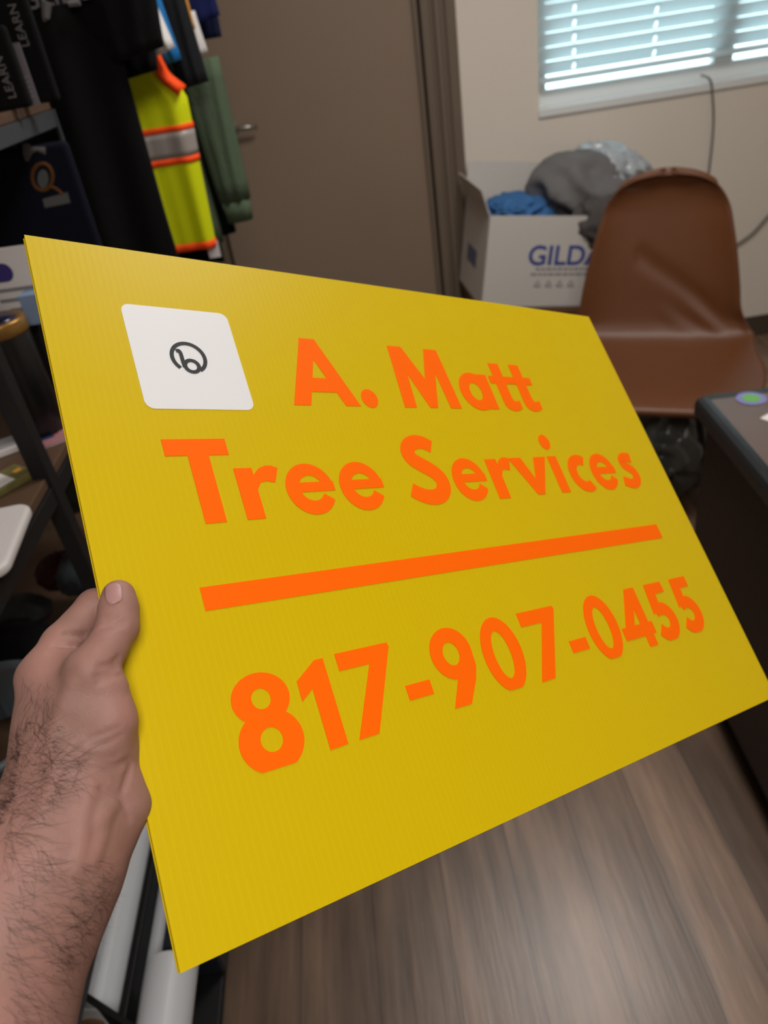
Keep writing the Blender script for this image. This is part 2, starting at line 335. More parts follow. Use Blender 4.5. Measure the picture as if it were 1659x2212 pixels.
# ------------------------------------------------------------------ chair
m_leather = mat('brown_leather', (104, 62, 35), 0.42, 0.36, bump=0.10, bscale=140, vary=0.08, vscale=9)
m_piping = mat('leather_seam', (96, 56, 34), 0.5, 0.4)
def make_chair(name, label, loc, rz, scale=1.0, legs=True):
    t = thing(name, label, 'chair', loc, rz)
    # side profile: forward distance, height, half width, rise of the edges, forward curl of the edges
    prof = [(.262, .408, .205, .0, 0), (.272, .426, .225, .0, 0), (.257, .441, .245, .002, 0), (.20, .446, .270, .006, 0), (.10, .440, .292, .014, 0), (.0, .436, .290, .022, 0),
            (-.09, .440, .270, .032, .004), (-.15, .455, .270, .030, .014), (-.185, .475, .266, .018, .026), (-.205, .53, .257, .006, .038), (-.222, .60, .244, 0, .044), (-.240, .68, .226, 0, .042),
            (-.256, .75, .206, 0, .036), (-.266, .80, .188, 0, .028), (-.268, .84, .158, 0, .026), (-.264, .860, .128, 0, .020), (-.258, .873, .092, 0, .013), (-.251, .880, .05, 0, .005), (-.247, .882, .012, 0, .0)]
    prof = [(a, b, c * (.88 if b > .5 and a < -.19 else .94 if b > .47 and a < -.1 else 1.0), d, e) for a, b, c, d, e in prof]
    prof = [(a, b if b < .475 else .49 + (b - .475) * 1.185, c, d, e) for a, b, c, d, e in prof]
    P = np.array(catmull([np.array(q) for q in prof], 4)); n = len(P); mcols = 28
    U_ = np.linspace(-1, 1, mcols + 1)
    front = np.zeros((n, mcols + 1, 3))
    for i in range(n):
        f_, z_, hw, er, ec = P[i]
        for j, u in enumerate(U_):
            e = abs(u) ** 2.6
            x = hw * math.sin(u * math.pi / 2) if i > n - 16 else hw * (u * .75 + .25 * math.sin(u * math.pi / 2))
            zz = z_ + er * e; ff = f_ + ec * e
            # padding, and the soft folds in the leather above the seat joint
            g = math.exp(-((zz - .53) / .05) ** 2) * (1 if ff < -.1 else 0)
            ff += g * .005 * math.sin(18 * (u + .5 * (zz - .45) * 8)) * max(0, 1 - abs(u - .55) * 1.6)
            d = abs((zz - .54) - .18 * (.75 - u)) ; ff -= .008 * math.exp(-(d / .024) ** 2) * (1 if (ff < -.1 and -.35 < u < .95) else 0)
            front[i, j] = (x, -ff, zz)
    # thickness along normals
    du = np.gradient(front, axis=1); dv = np.gradient(front, axis=0)
    nn = np.cross(dv, du); nn /= np.linalg.norm(nn, axis=2, keepdims=True) + 1e-9
    c = front.mean((0, 1)); 
    if (nn[12, 14] @ np.array([0, 0, 1.0])) > 0: nn = -nn
    prof_t = 0.024 * (1 - .75 * np.abs(U_)[None, :, None] ** 6)
    back = front + nn * prof_t
    V = list(front.reshape(-1, 3)) + list(back.reshape(-1, 3)); K = n * (mcols + 1); R = mcols + 1; fs = []
    for i in range(n - 1):
        for j in range(mcols):
            a = i * R + j
            fs += [(a, a + 1, a + R + 1, a + R), (K + a + 1, K + a, K + a + R, K + a + R + 1)]
    for i in range(n - 1):
        a = i * R; b = i * R + mcols
        fs += [(a + R, K + a + R, K + a, a), (b, K + b, K + b + R, b + R)]
    for j in range(mcols):
        a = j; b = (n - 1) * R + j
        fs += [(a, K + a, K + a + 1, a + 1), (b + 1, K + b + 1, K + b, b)]
    V = [tuple(np.array(v) * (scale, scale, 1)) for v in V]
    o = link('seat_shell', V, fs, m_leather, t, smooth=True)
    md = o.modifiers.new('sub', 'SUBSURF'); md.levels = 1; md.render_levels = 1
    # stitched edge seam running round the shell
    mid = (front + back) / 2
    path = [mid[0, j] for j in range(2, mcols - 1)] + [mid[i, mcols] for i in range(1, n - 6)] + [q for q in catmull([mid[n - 7, mcols], mid[n - 4, mcols], mid[n - 1].mean(0), mid[n - 4, 0], mid[n - 7, 0]], 5)[1:-1]] + [mid[i, 0] for i in range(n - 7, 0, -1)]
    path.append(path[0])
    MB().tube([p * (scale, scale, 1) for p in path], .0036, 8).build('edge_piping', m_piping, o, smooth=True)
    if legs:
        for sx in (-1, 1):
            for sy in (-1, 1):
                MB().tube([(sx * .13, sy * .11, .405), (sx * .15, sy * .13, .36), (sx * .235, sy * .22, 0)], [.011, .011, .009], 12).build('leg', m_black, t, smooth=True)
        MB().box((-.16, -.14, .385), (.16, .14, .40)).tube([(-.15, -.13, .36), (.15, .13, .36)], .007).tube([(.15, -.13, .36), (-.15, .13, .36)], .007).build('base_plate', m_black, t)
    return t
CH = (.950, 2.228, 0); CHR = math.radians(-24.5)
make_chair('shell_chair', 'brown leather shell chair standing before the window wall', CH, CHR, 1.136)

# ------------------------------------------------------------------ stool and carton
m_brown = mat('brown_stool_wood', (104, 66, 40), 0.5, 0.4, bump=.1, bscale=60)
ST = thing('low_stool', 'brown low stool carrying the white carton', 'stool', (.753, 3.05, 0))
TT = Matrix.Translation((0, 0, .467)) @ Matrix.Rotation(math.radians(9), 4, 'Y')
mb = MB().box((-.26, -.2, -.03), (.27, .2, 0), T=TT); mb.build('seat', m_brown, ST, bevel=.008)
for sx in (-1, 1):
    for sy in (-1, 1):
        MB().tube([tuple(TT @ Vector((sx * .2, sy * .15, -.03))), (sx * .23, sy * .17, 0)], [.018, .014], 12).build('leg', m_brown, ST, smooth=True)

m_carton = mat('white_carton', (205, 200, 194), 0.75, 0.25, bump=.05, bscale=30)
m_blueink = mat('blue_print', (62, 74, 146), 0.7, 0.2)
m_greyink = mat('grey_print', (140, 138, 142), 0.7, 0.2)
BX = thing('cardboard_box', 'white open carton with blue lettering, packed with clothes, on the low stool', 'box', (.753, 3.05, .468))
BX.rotation_euler = (0, math.radians(9), math.radians(2))
w2, d2, hh, th = .262, .20, .345, .005
mb = MB()
mb.box((-w2, -d2, .001), (w2, d2, .006)); mb.box((-w2, -d2, .001), (w2, -d2 + th, hh)); mb.box((-w2, d2 - th, .001), (w2, d2, hh)); mb.box((-w2, -d2, .001), (-w2 + th, d2, hh)); mb.box((w2 - th, -d2, .001), (w2, d2, hh))
mb.build('carton_body', m_carton, BX)
def flap(x0, x1, hinge, ang, axis):
    T = Matrix.Translation(hinge) @ Matrix.Rotation(ang, 4, axis)
    return T
MB().box((0, -d2, 0), (.004, d2, .095), T=Matrix.Translation((-w2, 0, hh)) @ Matrix.Rotation(math.radians(-24), 4, 'Y')).build('flap', m_carton, BX)
MB().box((-w2, 0, 0), (w2, .004, .13), T=Matrix.Translation((0, d2 - .004, hh)) @ Matrix.Rotation(math.radians(-10), 4, 'X')).build('flap', m_carton, BX)
FX = lambda x, z, y=-d2 - .0006: frame((x, y, z), (1, 0, 0), (0, 0, 1))
text('brand_lettering', 'GILDAN', .103, FX(-.095, .167), m_blueink, BX, .0006, bold=.0018)
mb = MB()
for (x0, x1, z0) in ((-.058, .20, .146), (-.075, .22, .126)):
    x = x0
    while x < x1:
        wd = .012 + .016 * random.random(); mb.box((x, -d2 - .001, z0), (min(x + wd, x1), -d2 - .0001, z0 + .009)); x += wd + .005
mb.build('small_print', m_greyink, BX)
for k in range(4):
    mb = MB(); x = -.055 + k * .045
    mb.tube([(x, -d2 - .0002, .084), (x + .012, -d2 - .0002, .106), (x + .024, -d2 - .0002, .084), (x + .004, -d2 - .0002, .085)], .0030, 6); mb.build('care_symbol', m_greyink, BX)
MB().box((-w2 - .0012, -.07, .12), (-w2 - .0002, .09, .185)).build('side_print', mat('faded_blue_print', (110, 114, 140), .8, .2), BX)

m_denim = mat('blue_cloth', (64, 108, 160), 0.85, 0.15, bump=.3, bscale=120, vary=.3, vscale=24)
m_greycloth = mat('grey_cloth', (112, 110, 110), 0.85, 0.2, bump=.3, bscale=120, vary=.25, vscale=14)
m_bag = mat('clear_plastic', (172, 178, 184), 0.16, 0.7, bump=.5, bscale=40, vary=.2, vscale=12)
m_bag2 = mat('grey_plastic_bag', (92, 92, 88), 0.22, 0.6, bump=.5, bscale=26, vary=.25, vscale=10)
def cloth(name, label, c, rad, seed, m_, group=None, amp=.2, freq=2.2, rz=0, ry=0, flat=-9, soft=False):
    V, Fc = crumple((0, 0, 0), rad, seed, amp, freq, 5, flat, soft=soft)
    o = link(name, V, Fc, m_, None, True); o.location = c; o.rotation_euler = (0, ry, rz)
    return tag(o, label, 'clothing', group)
cloth('folded_jersey', 'crumpled blue jersey in the left side of the white carton', (.715, 3.04, .805), (.135, .13, .062), 3, m_denim, amp=.3, freq=2.6, ry=.12)
cloth('folded_shirt', 'grey shirts piled over the top of the white carton', (.955, 3.05, .855), (.20, .155, .130), 8, m_greycloth, amp=.22, freq=1.5, ry=.1, soft=True)
cloth('folded_shirt', 'dark grey shirt sagging over the front rim of the white carton', (1.00, 2.895, .745), (.12, .07, .10), 17, mat('charcoal_cloth', (84, 80, 78), .9, .2, bump=.3, bscale=100, vary=.3, vscale=20), amp=.28, freq=2.0, ry=.25, soft=True)
o = cloth('plastic_bag', 'shiny clear plastic bag on the grey shirt pile', (1.10, 3.09, .88), (.16, .14, .095), 21, m_bag, amp=.26, freq=2.4, ry=.5); o['category'] = 'bag'
o = cloth('plastic_bag', 'crumpled grey plastic bag on the floor beneath the brown chair', (.95, 2.20, .17), (.21, .21, .19), 33, m_bag2, amp=.34, freq=2.2, flat=-.168, soft=True); o['category'] = 'bag'

# ------------------------------------------------------------------ desk
m_desk = mat('dark_walnut_panel', (34, 22, 17), 0.45, 0.35, bump=.05, bscale=50)
m_desktop = mat('walnut_desk_top', (104, 88, 80), 0.32, 0.45, vary=.12, vscale=7)
m_edge = mat('black_edge_band', (30, 32, 36), 0.28, 0.5)
D = thing('desk', 'dark walnut office desk with a black edged top', 'desk', (.715, 1.415, 0), math.radians(-4.5))
MB().box((.018, -1.5, .70), (1.25, -.012, .742)).build('desk_top', m_desktop, D)
ed = MB()
prof = [(-.004, .700), (-.008, .706), (-.008, .730), (-.004, .740), (.006, .744), (.018, .743), (.018, .700)]
ed.v = [(x, 0 + .0, z) for x, z in prof] + [(x, -1.5, z) for x, z in prof]
ed.f = [tuple(range(7)), tuple(range(13, 6, -1))] + [((i + 1) % 7, i, 7 + i, 7 + (i + 1) % 7) for i in range(7)]
ed.box((.018, -.012, .70), (1.25, .004, .7435)); ed.build('edge_band', m_edge, D)
MB().box((.012, -1.46, .09), (.032, -.03, .70)).build('side_panel', m_desk, D, bevel=.002)
MB().box((.032, -.06, .05), (1.2, -.04, .70)).build('back_panel', m_desk, D)
MB().box((.04, -1.44, 0), (.06, -.05, .09)).box((.04, -.07, 0), (1.18, -.05, .05)).build('plinth', m_black, D)
# round badge and white card on the desk
m_purple = mat('badge_violet', (128, 124, 178), 0.4, 0.4); m_green = mat('badge_green', (104, 168, 92), 0.5, 0.3); m_paper = mat('white_paper', (226, 220, 218), 0.7, 0.2)
q = at_z(1623, 860, .744)
t = thing('round_sticker', 'round violet sticker with a green centre on the desk top', 'sticker', (q[0], q[1], .7425))
MB().lathe([(.030, 0), (.030, .0012)], 40).build('disc', m_purple, t)
mb = MB(); mb.lathe([(.019, .0012), (.019, .0018)], 7); 
for k in range(5): mb.lathe([(.006, .0012), (.006, .0020)], 9, c=(.014 * math.cos(k * 1.26), .014 * math.sin(k * 1.26), 0))
mb.build('green_print', m_green, t)
q = at_z(1652, 906, .744)
tag(MB().box((0, -.045, 0), (.08, .01, .001)).build('business_card', m_paper), 'white paper card on the desk at the right edge of the photo', 'card').location = (q[0], q[1], .7425)
bpy.data.objects['business_card'].rotation_euler = (0, 0, .5)
# ------------------------------------------------------------------ the yellow sign
O_ = np.array([-.1321, .1840, 1.1512]); TLp = np.array([-.2105, .5393, 1.4281]); BRp = np.array([.351, .4722, .9182]); TRp = np.array([.2726, .8275, 1.1951])
SU = (BRp - O_ + TRp - TLp); SU /= np.linalg.norm(SU); SV = TLp - O_; SV -= SU * (SV @ SU); SV /= np.linalg.norm(SV); SN = np.cross(SU, SV)
SWID, SHGT, STH = .6092, .4572, .0042
def sign_mat():
    M_ = bpy.data.materials.new('yellow_corrugated_plastic'); M_.use_nodes = True; nt = M_.node_tree; b = nt.nodes['Principled BSDF']; L = nt.links.new; N = nt.nodes.new
    tc = N('ShaderNodeTexCoord'); sx = N('ShaderNodeSeparateXYZ'); L(tc.outputs['Object'], sx.inputs[0])
    mu = N('ShaderNodeMath'); mu.operation = 'MULTIPLY'; mu.inputs[1].default_value = 2 * math.pi / .00465; L(sx.outputs[0], mu.inputs[0])
    si = N('ShaderNodeMath'); si.operation = 'SINE'; L(mu.outputs[0], si.inputs[0])
    pw = N('ShaderNodeMapRange'); pw.inputs[1].default_value = .55; pw.inputs[2].default_value = 1; L(si.outputs[0], pw.inputs[0])
    no = N('ShaderNodeTexNoise'); no.inputs['Scale'].default_value = 30; L(tc.outputs['Object'], no.inputs['Vector'])
    m2 = N('ShaderNodeMath'); m2.operation = 'MULTIPLY'; L(pw.outputs[0], m2.inputs[0]); L(no.outputs[0], m2.inputs[1])
    mx = N('ShaderNodeMix'); mx.data_type = 'RGBA'; mx.inputs[6].default_value = (*lin((206, 177, 0)), 1); mx.inputs[7].default_value = (*lin((211, 183, 2)), 1)
    L(m2.outputs[0], mx.inputs[0]); L(mx.outputs[2], b.inputs['Base Color'])
    b.inputs['Roughness'].default_value = .40; b.inputs['Specular IOR Level'].default_value = .22
    bp = N('ShaderNodeBump'); bp.inputs['Strength'].default_value = .03; bp.inputs['Distance'].default_value = .0004; L(si.outputs[0], bp.inputs['Height']); L(bp.outputs[0], b.inputs['Normal'])
    return M_
m_sign = sign_mat()
m_orange = mat('fluorescent_orange_vinyl', (255, 104, 0), 0.55, 0.1)
m_sticker = mat('white_sticker', (226, 226, 228), 0.4, 0.4)
m_ink = mat('black_print', (44, 46, 50), 0.5, 0.3)
SG = thing('yard_sign', 'yellow corrugated plastic sign with orange lettering held up in the hand', 'sign')
SG.matrix_world = frame(O_, SU, SV)
mb = MB(); sk = .00055
mb.box((0, 0, -sk), (SWID, SHGT, 0)); mb.box((0, 0, -STH), (SWID, SHGT, -STH + sk))
k = .0006
while k < SWID:
    mb.box((k - .0002, 0.0002, -STH + sk), (k + .0002, SHGT - .0002, -sk)); k += .00465
mb.build('corrugated_panel', m_sign, SG)
MM = .001
class Glyphs(MB):
    zt = .00035
    def P(s, *pts): s.zt += .000012; return s.prism([(x * MM, y * MM) for x, y in pts], 0, s.zt)
    def R(s, x0, y0, x1, y1): return s.P((x0, y0), (x1, y0), (x1, y1), (x0, y1))
    def ring(s, c, R_, c2, r_, a0=0, a1=360, n=56, ymin=-1e9):
        A = []; B = []; s.zt += .000012
        for i in range(n + 1):
            q = math.radians(a0 + (a1 - a0) * i / n)
            A.append(((c[0] + R_[0] * math.cos(q)) * MM, max(ymin, c[1] + R_[1] * math.sin(q)) * MM)); B.append(((c2[0] + r_[0] * math.cos(q)) * MM, (c2[1] + r_[1] * math.sin(q)) * MM))
        return s.strip(B, A, 0, s.zt)
    def disc(s, c, R_, n=36): return s.P(*[(c[0] + R_[0] * math.cos(2 * math.pi * i / n), c[1] + R_[1] * math.sin(2 * math.pi * i / n)) for i in range(n)])
    def stroke(s, pts, wd, ymin=-1e9, n=7):
        s.zt += .000012; C_ = np.array(catmull(pts, n)); t = np.gradient(C_, axis=0); t /= np.linalg.norm(t, axis=1, keepdims=True)
        nn = np.stack([-t[:, 1], t[:, 0]], 1); w_ = wd if np.isscalar(wd) else np.interp(np.linspace(0, 1, len(C_)), np.linspace(0, 1, len(wd)), wd)[:, None]
        A = C_ + nn * w_ / 2; B = C_ - nn * w_ / 2; A[:, 1] = np.maximum(A[:, 1], ymin); B[:, 1] = np.maximum(B[:, 1], ymin)
        return s.strip([tuple(p * MM) for p in B], [tuple(p * MM) for p in A], 0, s.zt)
g = Glyphs()     # A. Matt
g.P((168.2, 326), (183.5, 326), (207.3, 389.5), (192.9, 389.5)); g.P((216.2, 326), (230.6, 326), (206.9, 389.5), (192.2, 389.5)); g.R(187, 338.5, 212, 351.6)
g.disc((242.2, 333.8), (8.1, 8.9))
g.P((276.6, 326), (289.7, 326), (296.2, 389.4), (282.3, 389.4)); g.P((290.5, 369), (305.2, 326.1), (312, 326.1), (312, 355.2), (297.4, 389.4), (282.8, 389.4))
g.P((307, 326.1), (314, 326.1), (328.6, 368), (339.2, 389), (324.1, 389), (311.5, 355.4)); g.P((329.3, 326), (342.5, 326), (339.2, 389), (325.4, 389))
g.ring((369.6, 345.1), (19.6, 20.6), (369.5, 345), (7.4, 9.6)); g.R(378, 326, 391, 364.4)
for dx in (0, 28.6):
    g.R(401.4 + dx, 335, 415 + dx, 378.5); g.R(394.4 + dx, 355.3, 424.6 + dx, 363.6)
    g.P(*[(x + dx, y) for x, y in ((401.4, 338), (401.8, 331), (405, 326.6), (411, 324.4), (417.5, 324.9), (423.8, 327.2), (424, 336.6), (419, 335), (416, 336), (415, 339))])
g.build('name_lettering', m_orange, SG)
g = Glyphs()     # Tree Services
g.R(58, 284.4, 103.1, 297); g.R(73.4, 234.5, 88.2, 285)
def glyph_r(dx, k_):
    g.R(103.3 + dx, 234.7, 117.1 + dx, 273.6)
    g.P(*[(117 + dx + (x - 117) * k_, y) for x, y in ((115, 254), (117.4, 257), (121, 262), (126, 263), (132.3, 261.5), (137.4, 272.8), (132.5, 274.8), (127.6, 275), (122, 272.8), (117, 268), (115, 267))])
glyph_r(0, 1)
def glyph_e(cx, cy, rx):
    k_ = rx / 20
    g.ring((cx, cy), (rx, 20.5), (cx + 1.0 * k_, cy + .6), (10 * k_, 10.3), -6, 331); g.R(cx - 10 * k_, cy - 2.3, cx + rx + .4, cy + 5.3)
for cx, rx in ((159.3, 20), (204.7, 19.7)): glyph_e(cx, 254.9, rx)
g.build('tree_lettering', m_orange, SG); g = Glyphs();
glyph_e(318, 254.9, 19); glyph_e(503.4, 254.9, 19); glyph_r(240.8, .86)
g.stroke([(288.6, 287.3), (281, 291.3), (273, 292.2), (265.2, 289.2), (261.2, 283), (263.4, 276), (271.5, 270.2), (280.5, 264), (286, 256.5), (285, 248.2), (278, 242.2), (268, 241.2), (259, 244), (251.2, 248.8)], [12, 13, 14, 14, 14, 13.4, 13])
g.P((374.2, 273.8), (390.6, 273.8), (399.8, 251), (403.7, 235.6), (394.6, 235.6)); g.P((408.4, 273.9), (424.8, 273.9), (403.7, 235.6), (394.8, 235.6), (397.5, 246))
g.R(427.9, 235.7, 440.4, 274.3); g.disc((433.5, 289.9), (7.2, 8.1))
g.ring((470.0, 254.6), (19.3, 20.4), (470.6, 254.6), (8.6, 9.3), 56, 304)
g.stroke([(557.4, 268.6), (551.5, 270), (545.5, 269.6), (541, 266.2), (541.8, 261.5), (547, 257.6), (552.6, 253.2), (553.8, 246.5), (549, 240.8), (541.5, 239.4), (535, 241.2), (529.6, 243.2)], 10.8)
g.build('services_lettering', m_orange, SG)
g = Glyphs(); g.R(58.6, 177.2, 548.5, 192.4); g.build('divider_line', m_orange, SG)
g = Glyphs()     # 817-907-0455
CUT = 78.6
g.ring((78.6, 118.4), (19.1, 15.6), (78.6, 118.2), (6.3, 6.2)); g.ring((78.6, 93.0), (21, 18.6), (78.5, 93.7), (7.2, 7.1), ymin=77.2)
g.P((114.2, 78), (127.5, 78.4), (127.5, 133.8), (121.1, 133.8), (114.2, 129)); g.P((104.8, 110.4), (115.5, 117.4), (123, 133.8), (121.1, 133.8), (105.0, 123.3))
for dx in (0, 172.9):
    g.R(136.9 + dx, 123.3, 175 + dx, 134.8); g.P((136 + dx, 78.6), (151.8 + dx, 78.8), (180.6 + dx, 132), (179.6 + dx, 134.8), (168 + dx, 134.8), (161 + dx, 123.3))
for x0 in (183.4, 355.8): g.R(x0, 93.1, x0 + 21.4, 103.2)
g.ring((232.1, 117), (19.2, 19), (231.6, 116.6), (7.5, 8.6)); g.P((218.1, 79.3), (234, 79.2), (246, 95), (250.4, 104), (251.3, 116), (243, 108), (230, 98.4))
for cx in (280.9, 404.2): g.ring((cx, 107.2), (20, 28.9), (cx - .8, 106.8), (8.6, 18.6), ymin=79.8)
g.R(454.8, 79.8, 466.9, 135); g.R(426.9, 90.2, 472, 101.5); g.P((426.9, 91), (440, 91), (455.6, 117.5), (456, 135), (452.6, 135))
for dx in (0, 42.3):
    g.R(483.3 + dx, 124.6, 509.9 + dx, 135); g.P((480.1 + dx, 106.3), (493 + dx, 110), (495.2 + dx, 124), (495.2 + dx, 135), (483.3 + dx, 135))
    g.stroke([(x + dx, y) for x, y in ((484, 109.3), (491.5, 110.4), (499, 108.6), (504, 102.6), (504.6, 95), (500, 88), (492, 85.2), (485.5, 87.4), (480.6, 91.6))], 12.2, ymin=80)
g.build('phone_lettering', m_orange, SG)
# white rounded label with the ring emblem
x0, y0, x1, y1, rr = 53.4, 320.6, 133.8, 406.6, 6.5
g = Glyphs(); pts = []
for (cx, cy, a0) in ((x1 - rr, y0 + rr, -90), (x1 - rr, y1 - rr, 0), (x0 + rr, y1 - rr, 90), (x0 + rr, y0 + rr, 180)):
    for k in range(9): q = math.radians(a0 + 90 * k / 8); pts.append((cx + rr * math.cos(q), cy + rr * math.sin(q)))
g.P(*pts); st = g.build('white_label', m_sticker, SG)
g = Glyphs(); g.stroke([(93.4 + 12.2 * math.cos(math.radians(a)), 363.5 + 12.2 * math.sin(math.radians(a))) for a in range(-60, 246, 18)], 2.9)
g.stroke([(85.2, 368.6), (87.2, 369), (88.2, 366.5), (88.3, 360), (88.6, 355)], 2.9); g.ring((94.2, 356.3), (6.6, 6.3), (94.2, 356.3), (3.6, 3.5))
g.v = [(x, y, z + .00036) for x, y, z in g.v]
g.build('ring_emblem', m_ink, st)
# ------------------------------------------------------------------ the arm and hand holding the sign (metres, frame: right / down / away of the eye)
AX = np.stack([RT, DN, FW], 1)
def hp(px, py, d): return np.array([(px - 829.5) / F * d, (py - 1106) / F * d, d])
_n = AX.T @ SN; _c = _n @ (AX.T @ (O_ - CAM))
def on_sign(px, py, h):
    q = np.array([(px - 829.5) / F, (py - 1106) / F, 1.0]); return q * ((_c + h) / (_n @ q))
def smin(a, b, k):
    h = np.clip(.5 + .5 * (b - a) / k, 0, 1); return b * (1 - h) + a * h - k * h * (1 - h)
def cone(p, a, b, ra, rb):
    ba = b - a; t = np.clip(((p - a) @ ba) / (ba @ ba), 0, 1)
    return np.linalg.norm(p - a - t[..., None] * ba, axis=-1) - (ra + (rb - ra) * t)
def chain(p, pts, k):
    f = None
    for (a, ra), (b, rb) in zip(pts[:-1], pts[1:]):
        g = cone(p, a, b, ra, rb); f = g if f is None else smin(f, g, k)
    return f
THUMB = [(on_sign(256, 1288, .0092), .0092), (on_sign(256, 1318, .0098), .0102), (on_sign(254, 1356, .0112), .0106), (on_sign(230, 1402, .0140), .0102), (hp(196, 1452, .386), .0130), (hp(176, 1520, .386), .0150), (hp(172, 1600, .390), .018)]
THEN = [(hp(236, 1492, .3855), .0100), (hp(237, 1560, .384), .0123), (hp(225, 1610, .384), .0135)]
IDX = [(hp(92, 1464, .400), .0128), (hp(134, 1390, .413), .0108), (on_sign(206, 1312, -.0165), .0106), (on_sign(262, 1306, -.0145), .0098), (on_sign(335, 1330, -.0125), .0088), (on_sign(382, 1348, -.0120), .0078)]
MID = [(hp(94, 1490, .420), .0126), (hp(150, 1430, .438), .0112), (on_sign(235, 1372, -.034), .0104), (on_sign(330, 1385, -.024), .0094), (on_sign(410, 1408, -.0125), .0080)]
RIN = [(hp(104, 1524, .438), .0120), (hp(160, 1480, .456), .0106), (on_sign(255, 1440, -.046), .0098), (on_sign(345, 1450, -.030), .0090), (on_sign(410, 1478, -.0125), .0078)]
PIN = [(hp(116, 1562, .452), .0112), (hp(170, 1535, .466), .0096), (on_sign(262, 1510, -.050), .0088), (on_sign(335, 1520, -.032), .0080), (on_sign(385, 1545, -.0118), .0068)]
WR = hp(166, 1640, .397)
ARM = [(hp(168, 1640, .394), .0275), (hp(160, 1722, .386), .0305), (hp(92, 1880, .366), .0345), (hp(-14, 2060, .345), .0385), (hp(-95, 2300, .325), .042), (hp(-170, 2560, .31), .044)]
PALM = [[(hp(90, 1468, .402), .0128), (hp(120, 1560, .398), .0185), (hp(150, 1640, .396), .024)],
        [(hp(98, 1492, .421), .0125), (hp(160, 1640, .405), .022)], [(hp(108, 1526, .438), .0118), (hp(168, 1650, .412), .021)], [(hp(120, 1564, .451), .0110), (hp(176, 1660, .420), .020)],
        [(hp(150, 1520, .395), .0200), (hp(175, 1600, .393), .0230)]]
HEEL = [(hp(262, 1706, .384), .0098), (hp(268, 1742, .3825), .0124), (hp(246, 1792, .380), .0120)]
WEB = [(hp(120, 1440, .402), .0095), (hp(176, 1432, .397), .0080)]
VEINS = [[(198, 1705), (184, 1760), (180, 1815), (170, 1872)], [(226, 1748), (222, 1800), (200, 1862)], [(250, 1732), (236, 1752), (216, 1775)], [(122, 1640), (110, 1700), (84, 1760)], [(150, 1480), (128, 1540), (110, 1600)]]
CREASE = [([(228, 1350), (248, 1347), (268, 1345)], .0011), ([(218, 1356), (240, 1352), (262, 1352)], .0008), ([(226, 1334), (250, 1331)], .0007), ([(184, 1643), (217, 1652), (246, 1656), (278, 1643)], .0016), ([(190, 1630), (222, 1636), (252, 1634)], .0007),
          ([(208, 1462), (232, 1453), (252, 1441)], .0011), ([(216, 1440), (242, 1434), (256, 1421)], .0013), ([(141, 1369), (160, 1371), (182, 1373)], .0016), ([(120, 1392), (140, 1395), (158, 1396)], .0012), ([(106, 1412), (128, 1416)], .0009),
          ([(266, 1706), (276, 1676), (284, 1650)], .0014), ([(192, 1596), (226, 1584), (258, 1572)], .0007), ([(200, 1612), (236, 1602), (264, 1586)], .0006), ([(160, 1620), (190, 1640)], .0008), ([(218, 1702), (246, 1716), (264, 1730), (280, 1770)], .0009), ([(212, 1476), (240, 1462), (262, 1458)], .0007)]
def sdf(p, detail=None):
    arm = chain(p, ARM, .02); palm = None
    for q in PALM:
        g = chain(p, q, .010); palm = g if palm is None else smin(palm, g, .012)
    f = smin(arm, palm, .016)
    f = smin(f, chain(p, THEN, .008), .009)
    f = smin(f, chain(p, HEEL, .006), .006)
    f = smin(f, cone(p, WEB[0][0], WEB[1][0], WEB[0][1], WEB[1][1]), .010)
    f = smin(f, chain(p, THUMB, .0045), .0065)
    fi = chain(p, IDX, .003)
    for q in (MID, RIN, PIN): fi = np.minimum(fi, chain(p, q, .003)) if False else smin(fi, chain(p, q, .003), .0015)
    f = smin(f, fi, .0055)
    if detail:
        for pts, r in detail[0]:
            g = chain(p, [(q, r) for q in pts], .001); f = smin(f, g, .004)
        for pts, r in detail[1]:
            g = chain(p, [(q, r) for q in pts], .0005)
            f = -smin(-f, g, .0022)
    return f
def surf(px, py, fn=sdf, d0=.25, d1=.50, n=260):
    """first hit of the eye rays with the skin"""
    px = np.atleast_1d(np.array(px, float)); py = np.atleast_1d(np.array(py, float))
    q = np.stack([(px - 829.5) / F, (py - 1106) / F, np.ones_like(px)], 1); ds = np.linspace(d0, d1, n)
    f = fn(q[:, None, :] * ds[None, :, None]); hit = (f < 0); i = hit.argmax(1); ok = hit.any(1) & (i > 0); i = np.maximum(i, 1)
    r = np.arange(len(px)); fa, fb = f[r, i - 1], f[r, i]; d = ds[i - 1] + (ds[1] - ds[0]) * fa / (fa - fb + 1e-12)
    return q * d[:, None], ok
def grad(p, fn=sdf, e=.0006):
    g = np.stack([fn(p + e * np.eye(3)[i]) - fn(p - e * np.eye(3)[i]) for i in range(3)], -1); return g / (np.linalg.norm(g, axis=-1, keepdims=True) + 1e-9)
def onskin(pts, inset):
    P = catmull([(a, b, 0) for a, b in pts], 4); s_p, ok = surf([q[0] for q in P], [q[1] for q in P]); n_ = grad(s_p)
    return [p + nn * inset for p, nn, k in zip(s_p, n_, ok) if k]
DETAIL = ([(onskin(v, -.0022), .0027) for v in VEINS], [(onskin(v, .0002), r) for v, r in CREASE])
DETAIL = tuple([(p, r) for p, r in q if len(p) > 1] for q in DETAIL)

